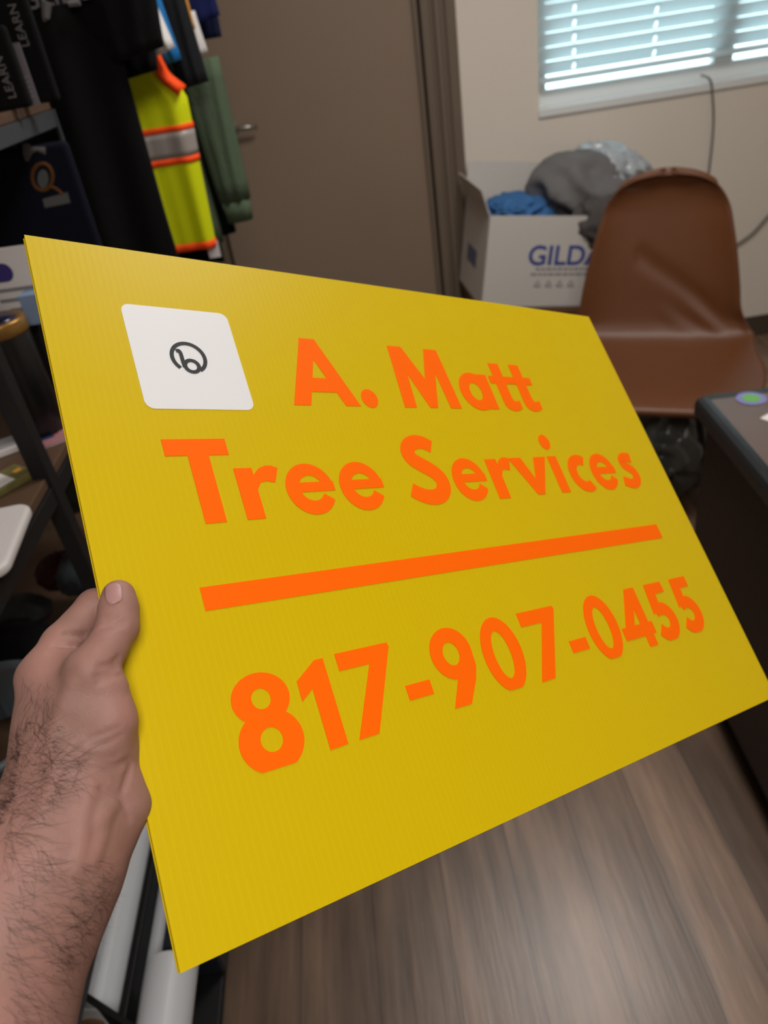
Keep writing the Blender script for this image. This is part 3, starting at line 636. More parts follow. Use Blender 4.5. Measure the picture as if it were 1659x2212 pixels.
def surface_nets(lo, hi, h, fn):
    n = np.ceil((hi - lo) / h).astype(int) + 1
    ax = [lo[i] + h * np.arange(n[i]) for i in range(3)]
    f = np.empty(n)
    for i in range(n[0]):
        Y, Z = np.meshgrid(ax[1], ax[2], indexing='ij'); f[i] = fn(np.stack([np.full_like(Y, ax[0][i]), Y, Z], -1))
    s = f < 0
    c = np.stack([s[a:n[0] - 1 + a, b:n[1] - 1 + b, d:n[2] - 1 + d] for a in (0, 1) for b in (0, 1) for d in (0, 1)])
    act = c.any(0) & ~c.all(0); idx = np.full(act.shape, -1); ii = np.argwhere(act); idx[act] = np.arange(len(ii))
    acc = np.zeros((len(ii), 3)); cnt = np.zeros(len(ii)); cor = [np.array((a, b, d)) for a in (0, 1) for b in (0, 1) for d in (0, 1)]
    for i in range(8):
        for j in range(i + 1, 8):
            if np.abs(cor[i] - cor[j]).sum() != 1: continue
            A = ii + cor[i]; B = ii + cor[j]; fa = f[tuple(A.T)]; fb = f[tuple(B.T)]; mk = (fa < 0) != (fb < 0)
            t = np.where(mk, fa / (fa - fb + 1e-15), 0)[:, None]; acc += np.where(mk[:, None], A + t * (B - A), 0); cnt += mk
    V = lo + h * acc / cnt[:, None]; Fs = []
    for a in range(3):
        b, d = (a + 1) % 3, (a + 2) % 3
        s0 = np.take(s, range(0, n[a] - 1), a); s1 = np.take(s, range(1, n[a]), a); e = np.argwhere(s0 != s1)
        e = e[(e[:, b] > 0) & (e[:, d] > 0) & (e[:, b] < n[b] - 1) & (e[:, d] < n[d] - 1)]
        eb = np.eye(3, dtype=int)[b]; ed = np.eye(3, dtype=int)[d]
        q = np.stack([idx[tuple((e - eb - ed).T)], idx[tuple((e - ed).T)], idx[tuple(e.T)], idx[tuple((e - eb).T)]], 1)
        flip = ~s0[tuple(e.T)]; q[flip] = q[flip][:, ::-1]; Fs.append(q)
    return V, np.concatenate(Fs)
allp = [p for L_ in (THUMB, THEN, IDX, MID, RIN, PIN, ARM, HEEL) for p in L_]
lo = np.min([p - r for p, r in allp], 0) - .004; hi = np.max([p + r for p, r in allp], 0) + .004
VX, FX_ = surface_nets(lo, hi, .00125, lambda p: sdf(p, DETAIL))

def skin_mat():
    M_ = bpy.data.materials.new('skin'); M_.use_nodes = True; nt = M_.node_tree; b = nt.nodes['Principled BSDF']; L = nt.links.new; N = nt.nodes.new
    tc = N('ShaderNodeTexCoord')
    n1 = N('ShaderNodeTexNoise'); n1.inputs['Scale'].default_value = 38; n1.inputs['Detail'].default_value = 5; L(tc.outputs['Object'], n1.inputs['Vector'])
    r1 = N('ShaderNodeValToRGB'); e = r1.color_ramp.elements
    e[0].position = .3; e[0].color = (*lin((146, 109, 98)), 1); e[1].position = .72; e[1].color = (*lin((162, 119, 109)), 1)
    L(n1.outputs[0], r1.inputs[0]); L(r1.outputs[0], b.inputs['Base Color'])
    v = N('ShaderNodeTexVoronoi'); v.feature = 'DISTANCE_TO_EDGE'; v.inputs['Scale'].default_value = 900; L(tc.outputs['Object'], v.inputs['Vector'])
    n2 = N('ShaderNodeTexNoise'); n2.inputs['Scale'].default_value = 260; n2.inputs['Detail'].default_value = 4; L(tc.outputs['Object'], n2.inputs['Vector'])
    ad = N('ShaderNodeMath'); ad.operation = 'ADD'; L(v.outputs[0], ad.inputs[0]); L(n2.outputs[0], ad.inputs[1])
    bp = N('ShaderNodeBump'); bp.inputs['Strength'].default_value = .22; bp.inputs['Distance'].default_value = .0012; L(ad.outputs[0], bp.inputs['Height']); L(bp.outputs[0], b.inputs['Normal'])
    b.inputs['Roughness'].default_value = .52; b.inputs['Specular IOR Level'].default_value = .35
    b.inputs['Subsurface Weight'].default_value = .12; b.inputs['Subsurface Radius'].default_value = (1, .35, .2); b.inputs['Subsurface Scale'].default_value = .004
    return M_
m_skin = skin_mat()
person = link('person', VX @ AX.T + CAM, FX_, m_skin, None, True)
tag(person, 'person seen only as a bare hairy forearm and hand gripping the yellow sign', 'person')
sm_ = person.modifiers.new('smooth', 'CORRECTIVE_SMOOTH') if False else person.modifiers.new('smooth', 'SMOOTH'); sm_.factor = .4; sm_.iterations = 2
# thumbnail
m_nail = mat('thumbnail_pink', (170, 128, 124), .42, .4)
V = []; fs = []; n1, n2 = 13, 15
for i in range(n2):
    for j in range(n1):
        u, v = 2 * j / (n1 - 1) - 1, 2 * i / (n2 - 1) - 1
        k = math.sqrt(max(0, 1 - abs(v) ** 5)) if v < 0 else math.sqrt(max(0, 1 - abs(v) ** 3.2)); k = max(k, .25)
        V.append((246 + 18.5 * u * k + 1.5 * v, 1283 + 22 * v - 2 * u))
sp, ok = surf([q[0] for q in V], [q[1] for q in V]); gn = grad(sp)
prof = np.array([.0005 + .0004 * (1 - (2 * (q % n1) / (n1 - 1) - 1) ** 2) for q in range(len(V))])[:, None]
top = sp + gn * prof; bot = sp - gn * .0008; K = len(V)
for i in range(n2 - 1):
    for j in range(n1 - 1):
        a = i * n1 + j; fs += [(a, a + 1, a + n1 + 1, a + n1), (K + a + 1, K + a, K + a + n1, K + a + n1 + 1)]
rim = [j for j in range(n1)] + [i * n1 + n1 - 1 for i in range(1, n2)] + [(n2 - 1) * n1 + j for j in range(n1 - 2, -1, -1)] + [i * n1 for i in range(n2 - 2, 0, -1)]
for a, b in zip(rim, rim[1:] + rim[:1]): fs.append((b, a, K + a, K + b))
link('thumbnail', np.concatenate([top, bot]) @ AX.T + CAM, fs, m_nail, person, True)
# arm hair: tapering strands rooted in the skin
m_hair = mat('dark_hair', (40, 30, 26), .5, .3)
regions = [  # polygon of roots, how many, sweep (right, down), length, spread
    ([(40, 1560), (110, 1560), (110, 1700), (60, 1800), (5, 1820), (5, 1740), (38, 1680)], 240, (.45, .10), .017, 1.1),
    ([(46, 1440), (120, 1480), (130, 1600), (46, 1560)], 70, (.25, .55), .011, .6),
    ([(100, 1600), (170, 1640), (150, 1720), (70, 1760)], 90, (.9, -.1), .016, .9),
    ([(0, 1800), (90, 1780), (130, 1900), (60, 2000), (0, 2000)], 90, (.8, .45), .016, .7),
    ([(0, 2000), (120, 1930), (190, 1900), (235, 1900), (210, 1990), (165, 2080), (120, 2210), (0, 2212)], 170, (.85, .35), .020, .5),
    ([(150, 1860), (240, 1850), (236, 1930), (200, 2000), (150, 2090), (120, 2080)], 110, (.8, .3), .012, .5),
    ([(36, 1590), (52, 1590), (48, 1700), (10, 1790), (0, 1770), (32, 1690)], 170, (-.6, -.15), .015, 1.0)]
def inside(x, y, P):
    r = False; j = len(P) - 1
    for i in range(len(P)):
        if (P[i][1] > y) != (P[j][1] > y) and x < (P[j][0] - P[i][0]) * (y - P[i][1]) / (P[j][1] - P[i][1]) + P[i][0]: r = not r
        j = i
    return r
hb = MB(); roots = []; dirs = []; lens = []
for P, cnt, sw, ln, spd in regions:
    xs = [q[0] for q in P]; ys = [q[1] for q in P]; k = 0
    while k < cnt:
        x, y = random.uniform(min(xs), max(xs)), random.uniform(min(ys), max(ys))
        if not inside(x, y, P): continue
        k += 1; roots.append((x, y)); a = math.atan2(sw[1], sw[0]) + random.gauss(0, spd * .6); dirs.append((math.cos(a), math.sin(a), 0)); lens.append(ln * random.uniform(.5, 1.25))
sp, ok = surf([q[0] for q in roots], [q[1] for q in roots]); gn = grad(sp)
for p, nn, d, ln, k in zip(sp, gn, dirs, lens, ok):
    if not k: continue
    d = np.array(d); t = d - nn * (d @ nn); t /= np.linalg.norm(t) + 1e-9; side = np.cross(nn, t); cv = random.uniform(-.5, .5)
    pts = []
    for q in np.linspace(0, 1, 6):
        pts.append(p - nn * .0003 + ln * (t * (q * .9) + nn * (.42 * q - .36 * q * q) + side * cv * q * q))
    hb.tube(pts, [.00005, .00005, .000046, .00004, .00003, .000015], 3, cap=False)
hb.v = [tuple(AX @ np.array(v) + CAM) for v in hb.v]
tag(hb.build('arm_hair', m_hair, person), kind='stuff')
# ------------------------------------------------------------------ garments on the rail at the left
m_tee = mat('black_jersey', (14, 14, 15), .9, .15, bump=.2, bscale=220)
m_tee2 = mat('dark_grey_jersey', (30, 31, 34), .9, .15, bump=.2, bscale=220)
m_navy = mat('navy_jersey', (22, 26, 56), .9, .15, bump=.2, bscale=220)
m_navy2 = mat('royal_navy_jersey', (26, 32, 78), .9, .15, bump=.2, bscale=220)
m_blue = mat('bright_blue_jersey', (28, 108, 172), .85, .2, bump=.2, bscale=220)
m_wtee = mat('white_jersey', (222, 218, 216), .85, .2, bump=.2, bscale=220)
m_gold = mat('mustard_jersey', (196, 138, 48), .85, .2, bump=.2, bscale=220)
m_green2 = mat('sage_fleece', (82, 96, 76), .92, .15, bump=.3, bscale=160, vary=.1, vscale=18)
m_hivis = mat('high_visibility_yellow', (206, 214, 0), .75, .25, bump=.15, bscale=260)
m_hior = mat('high_visibility_orange', (255, 82, 24), .75, .25)
m_refl = mat('reflective_tape', (150, 142, 136), .4, .5)
m_print = mat('pale_shirt_print', (112, 110, 112), .8, .2)
def loft(rows, n=64, p=2.6):
    """closed tube from rows (centre, half width vector, half depth vector, fold amount, fold phase)"""
    V = []; k = len(rows)
    for (c, a, b, fa, ph) in rows:
        c, a, b = map(lambda q: np.array(q, float), (c, a, b))
        for j in range(n):
            q = 2 * math.pi * j / n; cx, sy = math.cos(q), math.sin(q)
            ex = math.copysign(abs(cx) ** (2 / p), cx); ey = math.copysign(abs(sy) ** (2 / p), sy)
            fold = fa * (math.sin(9 * ex + ph) + .6 * math.sin(17 * ex + 2.1 * ph + 1))
            V.append(c + a * ex + b * ey + b / (np.linalg.norm(b) + 1e-9) * fold)
    f = [(i * n + j, i * n + (j + 1) % n, (i + 1) * n + (j + 1) % n, (i + 1) * n + j) for i in range(k - 1) for j in range(n)]
    f += [tuple(range(n))[::-1], tuple(range((k - 1) * n, k * n))]
    return V, f
def tshirt(name, label, x0, Y, zs, hw, ln, m_, sleeves, group='shirts hanging on the rail', th=.028, seed=0, cuff=None, cat='shirt'):
    t = thing(name, label, cat, (x0, Y, zs - ln), 0, group)
    O0 = np.array((x0, Y, zs - ln)); rows = []
    for q, wq in ((0, .30), (.012, .40), (.03, .60), (.055, .86), (.08, .97), (.12, 1.0), (.2, 1.0), (.35, .99), (.5, .985), (.7, .985), (.9, 1.0), (1.0, 1.0)):
        amp = .004 + .012 * q; rows.append(((0, 0, ln * (1 - q)), (hw * wq, 0, 0), (0, th * (.5 + .5 * min(1, q * 8)), 0), amp, seed + 1.5 * q))
    V, f = loft(rows); link('body', V, [q[::-1] for q in f], m_, t, True)
    for (a, b, wa, wb) in sleeves:
        a = at_y(*a, Y) - O0; b = at_y(*b, Y) - O0; d = b - a; d /= np.linalg.norm(d); s = np.array((-d[2], 0, d[0])); rows = []
        for q in np.linspace(0, 1, 8):
            w_ = wa + (wb - wa) * q; rows.append((a + (b - a) * q, s * w_, (0, th * (1.0 - .15 * q), 0), .003, seed + 3 * q))
        V, f = loft(rows, 40); link('sleeve', V, f, m_, t, True)
        if cuff:
            rows = [(b - d * .002, s * wb * .92, (0, th * .8, 0), .001, 0), (b + d * cuff, s * wb * .80, (0, th * .7, 0), .001, 0)]
            V, f = loft(rows, 40); link('cuff', V, f, m_, t, True)
    return t
# sleeves: (top x,z) -> (hem x,z), half widths
SH = [
 ('t_shirt', 'black t-shirt nearest on the rail, pale lettering across its chest', -.618, 1.78, 1.735, .245, .74, m_tee, [((233, -41), (297, 120), .088, .058)], 0),
 ('t_shirt', 'plain black t-shirt hanging just behind the lettered one', -.640, 1.87, 1.715, .245, .74, m_tee, [((240, 0), (302, 163), .080, .040)], 2),
 ('t_shirt', 'white t-shirt showing only a pale sleeve edge above the safety vest', -.66, 1.955, 1.735, .20, .60, m_wtee, [((280, -30), (350, 115), .036, .032)], 3),
 ('polo_shirt', 'bright blue shirt peeking out beside the white sleeve', -.66, 2.062, 1.735, .20, .60, m_blue, [((297, -40), (370, 136), .036, .026)], 4),
 ('t_shirt', 'dark grey long sleeved shirt behind the safety vest', -.60, 2.18, 1.765, .22, .70, m_tee2, [((352, -20), (422, 184), .045, .036)], 5),
 ('t_shirt', 'mustard t-shirt, a thin golden edge between the dark shirts', -.62, 2.25, 1.75, .20, .66, m_gold, [((364, -20), (402, 70), .040, .026)], 6),
 ('t_shirt', 'white t-shirt with its sleeve tip under the mustard edge', -.60, 2.40, 1.73, .20, .62, m_wtee, [((400, 30), (433, 118), .026, .022)], 7),
 ('t_shirt', 'royal navy t-shirt hanging near the far end of the rail', -.585, 2.475, 1.78, .22, .66, m_navy2, [((400, -60), (440, 46), .060, .048)], 8),
 ('t_shirt', 'dark navy t-shirt, last on the rail towards the door', -.57, 2.56, 1.78, .22, .66, m_navy, [((425, -40), (454, 84), .040, .034)], 9)]
for (nm, lb, x0, Y, zs, hw, ln, m_, sl, sd) in SH:
    t = tshirt(nm, lb, x0, Y, zs, hw, ln, m_, sl, seed=sd)
    if sd == 0:
        loc = Vector(t.location)
        def local(p): return Vector((float(p[0]), float(p[1]), float(p[2]))) - loc
        q = local(at_y(50, 24, 1.742)); T = frame(q, (1, 0, .02), (0, 0, 1))
        text('chest_lettering', 'GLIDE', .050, T, m_print, t, .0012)
        mb = MB(); a, b, c, d = [local(at_y(x, y, 1.742)) for x, y in ((94, 6), (108, 2), (104, 30), (95, 46))]
        mb.tube([(a + b) / 2, (c + d) / 2, d], [.010, .007, .002], 6); mb.build('chest_emblem', m_print, t); mb = MB(); mb.tube([local(at_y(148, 8, 1.742)), local(at_y(172, 5, 1.742))], .006, 6)
        mb.build('chest_underline', m_print, t)
# green hooded jacket with a long hanging sleeve
t = tshirt('hooded_jacket', 'sage green fleece jacket with a long sleeve hanging beside the door', -.58, 2.315, 1.62, .235, .60, m_green2,
           [((425, 130), (508, 432), .058, .046)], group='shirts hanging on the rail', th=.036, seed=11, cuff=.058, cat='jacket')
mb = tshirt('t_shirt', 'black garment hanging low behind the green jacket sleeve', -.60, 2.40, 1.50, .235, .55, m_tee, [((420, 300), (486, 505), .05, .036)], seed=13)
# safety vest with trims
VS = thing('safety_vest', 'bright yellow safety vest with orange trim and a grey reflective band', 'vest', (-.45, 2.0, 1.09), 0, 'shirts hanging on the rail')
VY = 2.0
def vrow(z, off=0.0):
    xr = float(np.interp(z, [1.085, 1.28, 1.364, 1.405, 1.430, 1.440, 1.452, 1.468, 1.50, 1.56, 1.64], [-.318, -.309, -.304, -.302, -.302, -.312, -.327, -.338, -.346, -.352, -.36]))
    xl = -.62; c = (xl + xr) / 2
    return ((c + .45, 0, z - 1.09), ((xr - xl) / 2 + off, 0, 0), (0, .026 + off, 0), .004 + .008 * (1.6 - z), 1.3 + 2 * z)
def vband(name, z0, z1, m_, off, n=5):
    V, f = loft([vrow(z, off) for z in np.linspace(z1, z0, n)]); return link(name, V, [q[::-1] for q in f], m_, VS, True)
vband('vest_body', 1.085, 1.64, m_hivis, 0, 26)
vband('reflective_band', 1.298, 1.353, m_refl, .0018); vband('orange_band', 1.353, 1.366, m_hior, .0022, 3); vband('orange_band', 1.284, 1.298, m_hior, .0022, 3); vband('hem_trim', 1.083, 1.101, m_hior, .002, 3)
pts = [np.array((vrow(z)[0][0] + vrow(z)[1][0] - .004, -.024, z - 1.09)) for z in np.linspace(1.60, 1.432, 14)]
MB().tube(pts, .0105, 8).build('armhole_trim', m_hior, VS, smooth=True)
MB().tube([p * (1, -1, 1) for p in pts], .0105, 8).build('armhole_trim', m_hior, VS, smooth=True)
lab = at_y(462, 540, 1.99)
MB().box((lab[0] + .45 - .016, -.006, lab[2] - 1.09 - .02), (lab[0] + .45 + .014, -.004, lab[2] - 1.09 + .02)).build('care_label', m_wtee, VS)
# rail carrying the garments
R_ = thing('garment_rail', 'black garment rail carrying the row of shirts', 'clothes rail', (-.57, 2.2, 0))
MB().tube([(0, -.62, 1.80), (0, .60, 1.80)], .014, 14).build('rail', m_black, R_, smooth=True)
for sy in (-.62, .60):
    MB().tube([(0, sy, 1.80), (0, sy, .03)], .014, 14).build('post', m_black, R_, smooth=True); MB().tube([(-.22, sy, .015), (.22, sy, .015)], .015, 12).build('foot', m_black, R_, smooth=True)
for o in [o for o in bpy.data.objects if o.get('group') == 'shirts hanging on the rail']:
    hk = MB(); lx = -.57 - o.location.x; zt = 1.816 - o.location.z
    top = max((v[2] for c in o.children if c.type == 'MESH' and c.name.startswith(('body', 'vest_body')) for v in c.bound_box), default=.6)
    hk.tube(catmull([(lx * .2, 0, top - .01), (lx * .5, 0, top + .02), (lx, 0, zt - .045), (lx + .018, 0, zt - .015), (lx, 0, zt), (lx - .018, 0, zt - .014)]), .0022, 6)
    hk.build('hanger_hook', m_chrome, o, smooth=True)

# ------------------------------------------------------------------ shelving unit at the left
m_board = mat('rustic_shelf_board', (86, 64, 48), .6, .3, vary=.14, vscale=9, bump=.1, bscale=40)
SX, SY0, SY1, SD = -.50, -.45, 1.645, .42
UN = thing('shelving_unit', 'dark metal shelving unit with brown wooden boards along the left side', 'shelf', (SX - SD / 2, (SY0 + SY1) / 2, 0))
UL = np.array(UN.location)
def ub(lo, hi, name, m_, bev=.0): return MB().box(tuple(np.array(lo) - UL), tuple(np.array(hi) - UL)).build(name, m_, UN, bevel=bev)
for z in (1.466, 1.000, .52):
    ub((SX - SD, SY0, z - .016), (SX - .004, SY1, z), 'board', m_board, .002)
    ub((SX - .022, SY0, z - .045), (SX, SY1, z - .0165), 'side_rail', m_grey if z > 1.2 else m_black, .001)
    ub((SX - SD, SY0, z - .045), (SX - SD + .02, SY1, z - .0165), 'side_rail', m_black); ub((SX - SD + .02, SY1 - .022, z - .045), (SX - .022, SY1, z - .0165), 'end_rail', m_grey if z > 1.2 else m_black)
ub((SX - .004, SY1 - .012, 0), (SX + .002, SY1, 1.45), 'post', m_grey, .001); ub((SX - SD, SY1 - .02, 0), (SX - SD + .02, SY1, 1.45), 'post', m_black)
for y in (1.03, SY0):
    ub((SX - .024, y - .014, 0), (SX + .003, y + .014, 1.45), 'post', m_black, .002); ub((SX - SD - .004, y - .016, 0), (SX - SD + .02, y + .016, 1.45), 'post', m_black)

# things on the shelves
m_tumbler = mat('black_tumbler', (16, 16, 18), .3, .5); m_brass = mat('brass_rim', (150, 112, 56), .35, .5, metal=.6); m_glassd = mat('dark_liquid', (24, 24, 48), .2, .5)
tag(MB().box((-.075, -.15, 0), (.04, .15, .165)).build('storage_carton', mat('matte_black_box', (16, 16, 17), .6, .3), bevel=.004), 'plain black box on the lower wooden shelf behind the black post', 'box').location = (-.580, 1.425, 1.0005)
bpy.data.objects['storage_carton'].rotation_euler = (0, 0, .04)
T1 = thing('tumbler', 'black cylindrical tumbler with a brass rim on the lower wooden shelf', 'cup', (-.562, 1.195, 1.0005))
MB().lathe([(.040, 0), (.042, .004), (.045, .18), (.043, .185)], 36).build('cup_body', m_tumbler, T1, smooth=True, bevel=0)
MB().lathe([(.0455, .176), (.0465, .180), (.0465, .196), (.044, .200), (.036, .198)], 36).build('rim', m_brass, T1, smooth=True)
MB().lathe([(.036, .194), (.030, .202)], 36).build('lid', m_glassd, T1, smooth=True)
def flat(name, label, cat, pos, sx, sy, h, m_, rz=0, tilt=0, group=None, bev=.002):
    t = thing(name, label, cat, pos, rz, group); t.rotation_euler = (tilt, 0, rz)
    MB().box((-sx / 2, -sy / 2, 0), (sx / 2, sy / 2, h)).build('packet', m_, t, bevel=bev); return t
# flag patch
m_red = mat('patch_red', (150, 60, 72), .85, .15); m_pw = mat('patch_white', (190, 176, 178), .85, .15); m_pb = mat('patch_blue', (44, 62, 96), .85, .15)
q = at_z(128, 938, 1.004)
t = thing('flag_patch', 'small striped red and white flag patch on the lower wooden shelf', 'patch', (q[0], q[1], 1.0005), .55)
MB().box((-.045, -.028, 0), (.045, .028, .003)).build('patch_backing', m_pw, t)
mb = MB()
for k in range(7): mb.box((-.0445, -.0278 + k * .008, .003), (.0445, -.0278 + k * .008 + .0042, .0036))
mb.build('red_stripes', m_red, t); MB().box((-.045, -.002, .0036), (-.008, .028, .0042)).build('canton', m_pb, t)
q = at_z(18, 966, 1.004)
t = flat('packet', 'pale striped packet on the shelf left of the black post', 'packet', (q[0], q[1], 1.0005), .085, .05, .012, m_paper, .5)
mb = MB()
for k in range(6): mb.box((-.04, -.023 + k * .008, .012), (.04, -.0195 + k * .008, .0128))
mb.build('print_stripes', m_greyink, t)
m_olive = mat('olive_foil', (104, 98, 56), .35, .5, vary=.4, vscale=60)
q = at_z(14, 1042, 1.004)
t = flat('foil_packet', 'gold and white foil packet near the front of the wooden shelf', 'packet', (q[0], q[1], 1.0005), .07, .055, .012, m_olive, .9)
MB().box((-.03, -.022, .012), (.004, .022, .013)).build('white_panel', m_paper, t); MB().box((.016, -.006, .012), (.028, .004, .0128)).build('gold_mark', m_gold, t)
m_tray = mat('white_plastic_tray', (206, 200, 198), .45, .4)
q = at_z(14, 1130, 1.01)
t = thing('bag_of_badges', 'white rounded pouch with small red and green marks on the wooden shelf', 'pouch', (q[0] - .02, q[1] - .03, 1.0005), .1)
pr = []
for (cx, cy, a0) in ((.030, -.075, -90), (.030, .045, 0), (-.050, .045, 90), (-.050, -.075, 180)):
    for k in range(7): a = math.radians(a0 + 15 * k); pr.append((cx + .022 * math.cos(a), cy + .022 * math.sin(a)))
MB().prism(pr, 0, .016).build('pouch', m_tray, t, bevel=.006, seg=3)
for (x, y, m_) in ((-.005, .035, m_red), (.012, .014, m_green), (-.02, .0, m_red), (.01, -.03, m_olive)):
    mb = MB(); mb.lathe([(.008, .016), (.008, .0168)], 12, c=(x, y, 0)); mb.build('printed_mark', m_, t)
# upright card, leaning box and the hanging navy shirt with its printed emblem
q = at_y(40, 612, 1.30)
CP = thing('price_card', 'white card with a violet oval heading standing on the lower shelf', 'card', (q[0] - .01, 1.30, 1.0005), math.radians(-6))
hz = q[2] - 1.0
MB().box((-.075, 0, hz - .062), (.085, .003, hz + .058)).build('card_sheet', m_paper, CP); MB().box((-.07, .0035, 0), (-.055, .012, hz)).build('easel_leg', m_black, CP)
mb = MB(); mb.prism([(-.072 + .014 + (.052 if math.cos(a) > 0 else 0) + .015 * math.cos(a), hz + .020 + .015 * math.sin(a)) for a in np.linspace(-math.pi / 2, 1.5 * math.pi, 28)], -.001, .0, T=Matrix.Identity(4))
mb.v = [(x, z - .0005, y) for x, y, z in mb.v]; mb.f = [f[::-1] for f in mb.f]; mb.build('oval_heading', mat('violet_print', (66, 54, 120), .7, .2), CP)
mb = MB()
for k in range(3): mb.box((-.045 + .012 * k, -.001, hz - .012 - .017 * k), (.075, 0, hz - .006 - .017 * k))
mb.build('text_lines', m_greyink, CP)
m_pale = mat('pale_blue_card', (126, 146, 176), .6, .3)
q = at_z(88, 700, 1.167)
tag(MB().box((-.02, 0, 0), (.03, .04, .05)).build('blue_carton', m_pale, bevel=.002), 'pale blue carton on the plain black box below the white card', 'carton').location = (q[0], q[1], 1.1665)
# navy shirt hung inside the unit
q = at_y(95, 370, 1.50)
NS = thing('printed_shirt', 'folded navy shirt with a gold ringed emblem under the top shelf', 'shirt', (q[0] - .01, 1.52, 1.0005))
MB().box((-.14, -.012, 0), (.062, .012, .405)).build('folded_cloth', mat('midnight_cloth', (15, 16, 30), .9, .15), NS, bevel=.010, seg=3)
m_gline = mat('gold_print', (96, 62, 28), .8, .2); m_dull = mat('dull_white_print', (92, 90, 90), .8, .2); m_face = mat('pale_print', (86, 88, 86), .8, .2)
def sh(x, y): p = at_y(x, y, 1.507); return np.array((p[0] - NS.location.x, -.0126, p[2] - 1.0005))
mb = MB(); mb.tube([sh(92 + 22 * math.cos(a), 382 + 29 * math.sin(a)) for a in np.linspace(0, 2 * math.pi, 30)], .0035, 6); mb.tube(catmull([sh(108, 402), sh(122, 408), sh(136, 420)]), .003, 6); mb.build('gold_ring', m_gline, NS)
mb = MB(); T = [sh(93 + 12 * math.cos(a), 386 + 20 * math.sin(a)) for a in np.linspace(0, 2 * math.pi, 24, endpoint=False)]
mb.v = [tuple(p) for p in T]; mb.f = [tuple(range(24))]; mb.v += [tuple(p - np.array((0, .001, 0))) for p in T]; mb.f += [tuple(range(24, 48))[::-1]] + [(i, (i + 1) % 24, 24 + (i + 1) % 24, 24 + i) for i in range(24)]
mb.build('oval_portrait', m_face, NS)
mb = MB(); a, b, c, d = sh(92, 430), sh(146, 415), sh(152, 438), sh(97, 449); mb.v = [tuple(p) for p in (a, b, c, d)] + [tuple(p - np.array((0, .001, 0))) for p in (a, b, c, d)]
mb.f = [(0, 1, 2, 3), (7, 6, 5, 4), (0, 4, 5, 1), (1, 5, 6, 2), (2, 6, 7, 3), (3, 7, 4, 0)]; mb.build('banner', m_dull, NS)
mb = MB(); mb.tube([sh(57, 310), sh(60, 330), sh(58, 348)], [.006, .009, .003], 6); mb.tube([sh(60, 325), sh(80, 322), sh(98, 326)], [.008, .004, .007], 6); mb.build('crest', m_dull, NS)
# cap and lanyards at the upper left, hanging on the shelf end
TG = at_y(44, 155, 1.48)
t = thing('hang_tag', 'pale grey paper strip standing on the top shelf board', 'tag', (TG[0], 1.48, 1.4665)); dz = TG[2] - 1.4665
MB().box((-.010, -.001, 0), (.014, .001, dz + .040)).build('tag_strip', mat('grey_paper', (120, 114, 120), .7, .2), t); mb = MB()
for k in range(5): mb.box((-.006, -.0016, .012 + .007 * k), (.009, -.001, .015 + .007 * k))
mb.build('tag_print', m_greyink, t)
for i, (yy, lb) in enumerate(((30, 'upper'), (150, 'lower'))):
    q = at_y(14, yy, 1.44)
    t = thing('cap_sleeve', ['black folded garment with pale sideways lettering at the upper left corner', 'black folded garment with pale sideways lettering standing lower on the top shelf'][i], 'garment', (q[0] - .05, 1.45 + .06 * (1 - i), 1.4668))
    hz = max(.06, q[2] - 1.4668)
    MB().box((-.07, -.008, 0), (.068, .012, hz + .055)).build('folded_cloth', m_tee, t, bevel=.006)
    text('side_lettering', 'LEARN', .020, frame((.050, -.0085, hz - .045), (0, 0, 1), (-1, 0, 0)), m_print, t, .0008)
# lower levels: dark bundles
def bundle(name, label, cat, px, py, z, rad, seed, m_, amp=.2):
    q = at_z(px, py, z); V, Fc = crumple((0, 0, 0), rad, seed, amp, 2.0, 4, -rad[2] * .9); o = link(name, V, Fc, m_, None, True); o.location = (q[0], q[1], z); tag(o, label, cat)
    return o
m_dkred = mat('maroon_cloth', (50, 12, 20), .85, .2, bump=.2, bscale=90); m_slate = mat('slate_plastic', (96, 106, 114), .4, .4)
bundle('cloth_bundle', 'maroon cloth bundle on the lower shelf behind the black post', 'cloth', 132, 1232, .62, (.05, .05, .035), 5, m_dkred)
bundle('packing_pouch', 'dark olive pouch below the wooden shelf edge', 'pouch', 140, 1060, .80, (.06, .05, .05), 6, mat('dark_olive', (30, 33, 28), .6, .3))
bundle('grey_pouch', 'grey pouch beside the maroon bundle behind the sign edge', 'pouch', 168, 1235, .62, (.045, .06, .04), 9, mat('dim_grey_cloth', (44, 48, 52), .8, .2))
bundle('folded_towel', 'grey folded towel below the shelf left of the fingers', 'towel', 24, 1325, .56, (.085, .05, .03), 14, mat('grey_towel', (66, 68, 70), .9, .2))
bundle('black_bag', 'black soft bag left of the gripping hand', 'bag', 24, 1430, .54, (.11, .09, .075), 15, m_tee)
# slate tub
q = at_z(-45, 1560, .62)
t = thing('plastic_tub', 'slate grey plastic tub with a rounded rim left of the wrist', 'tub', (q[0], q[1], .44))
MB().lathe([(.075, 0), (.10, .005), (.128, .17), (.137, .176), (.137, .188), (.130, .190), (.122, .180), (.096, .02), (.0, .018)], 48).build('tub_body', m_slate, t, smooth=True)
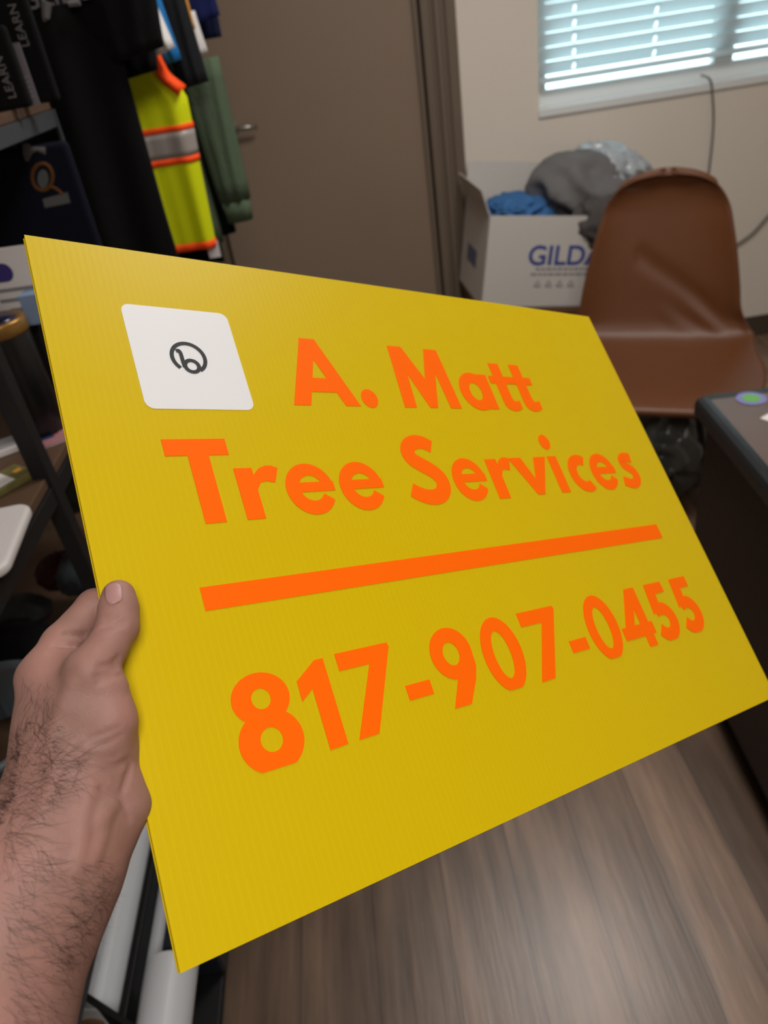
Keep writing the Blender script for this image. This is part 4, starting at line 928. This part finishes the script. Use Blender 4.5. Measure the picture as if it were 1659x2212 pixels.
# rolls of white vinyl lying in a dark rack
m_roll = mat('white_vinyl_roll', (198, 200, 204), .42, .4); m_core = mat('card_core', (140, 108, 78), .8, .2)
m_rack = mat('matte_black_rack', (12, 12, 13), .6, .3)
RK = thing('roll_rack', 'black metal floor rack holding the white vinyl rolls', 'rack', (-.53, .95, 0))
MB().box((-.14, -.50, .215), (.145, .75, .235)).build('rack_tray', m_rack, RK, bevel=.003)
MB().box((.012, -.50, .236), (.026, .52, .325)).build('divider_bar', m_rack, RK, bevel=.003)
p0, p1 = at_z(180, 2143, .345), at_z(300, 2222, .345); v = p1 - p0; Tq = Matrix.Translation(Vector(p0) - Vector(RK.location)) @ Matrix.Rotation(math.atan2(v[1], v[0]), 4, 'Z')
MB().box((0, -.006, -.11), (float(np.hypot(v[0], v[1])), .002, 0), T=Tq).build('front_rim', m_rack, RK)
for sx in (-.12, .12):
    for sy in (-.45, .7): MB().box((sx - .012, sy - .012, 0), (sx + .012, sy + .012, .215)).build('leg', m_black, RK)
def roll(label, x, z, r, y0, y1):
    t = thing('vinyl_roll', label, 'roll', (x, (y0 + y1) / 2, z), 0, 'white vinyl rolls in the floor rack'); h = (y1 - y0) / 2
    T = Matrix.Rotation(math.radians(-90), 4, 'X')
    MB().lathe([(.020, -h), (r - .002, -h), (r, -h + .002), (r, h - .002), (r - .002, h), (.020, h)], 44, T=T).build('vinyl_sheet', m_roll, t, smooth=False, bevel=0)
    o = MB().lathe([(.016, -h - .004), (.0198, -h - .004), (.0198, h + .004), (.016, h + .004)], 28, T=T).build('core', m_core, t, smooth=False)
    for p in t.children[0].data.polygons: p.use_smooth = len(p.vertices) == 4 and abs(p.normal.y) < .5
roll('long fat white vinyl roll under the forearm', -.572, .2875, .047, .56, 1.60)
roll('thin white vinyl roll between the black bar and the dark box', -.484, .265, .026, .46, 1.45)
roll('short white vinyl roll with its far end showing at the bottom edge', -.440, .330, .040, .36, .612)
tag(MB().box((-.045, -.11, 0), (.035, .12, .10)).build('storage_box', mat('dark_blue_box', (26, 30, 40), .5, .3), bevel=.004), 'dark blue box lying beyond the short white roll', 'box').location = (-.415, .74, .238)
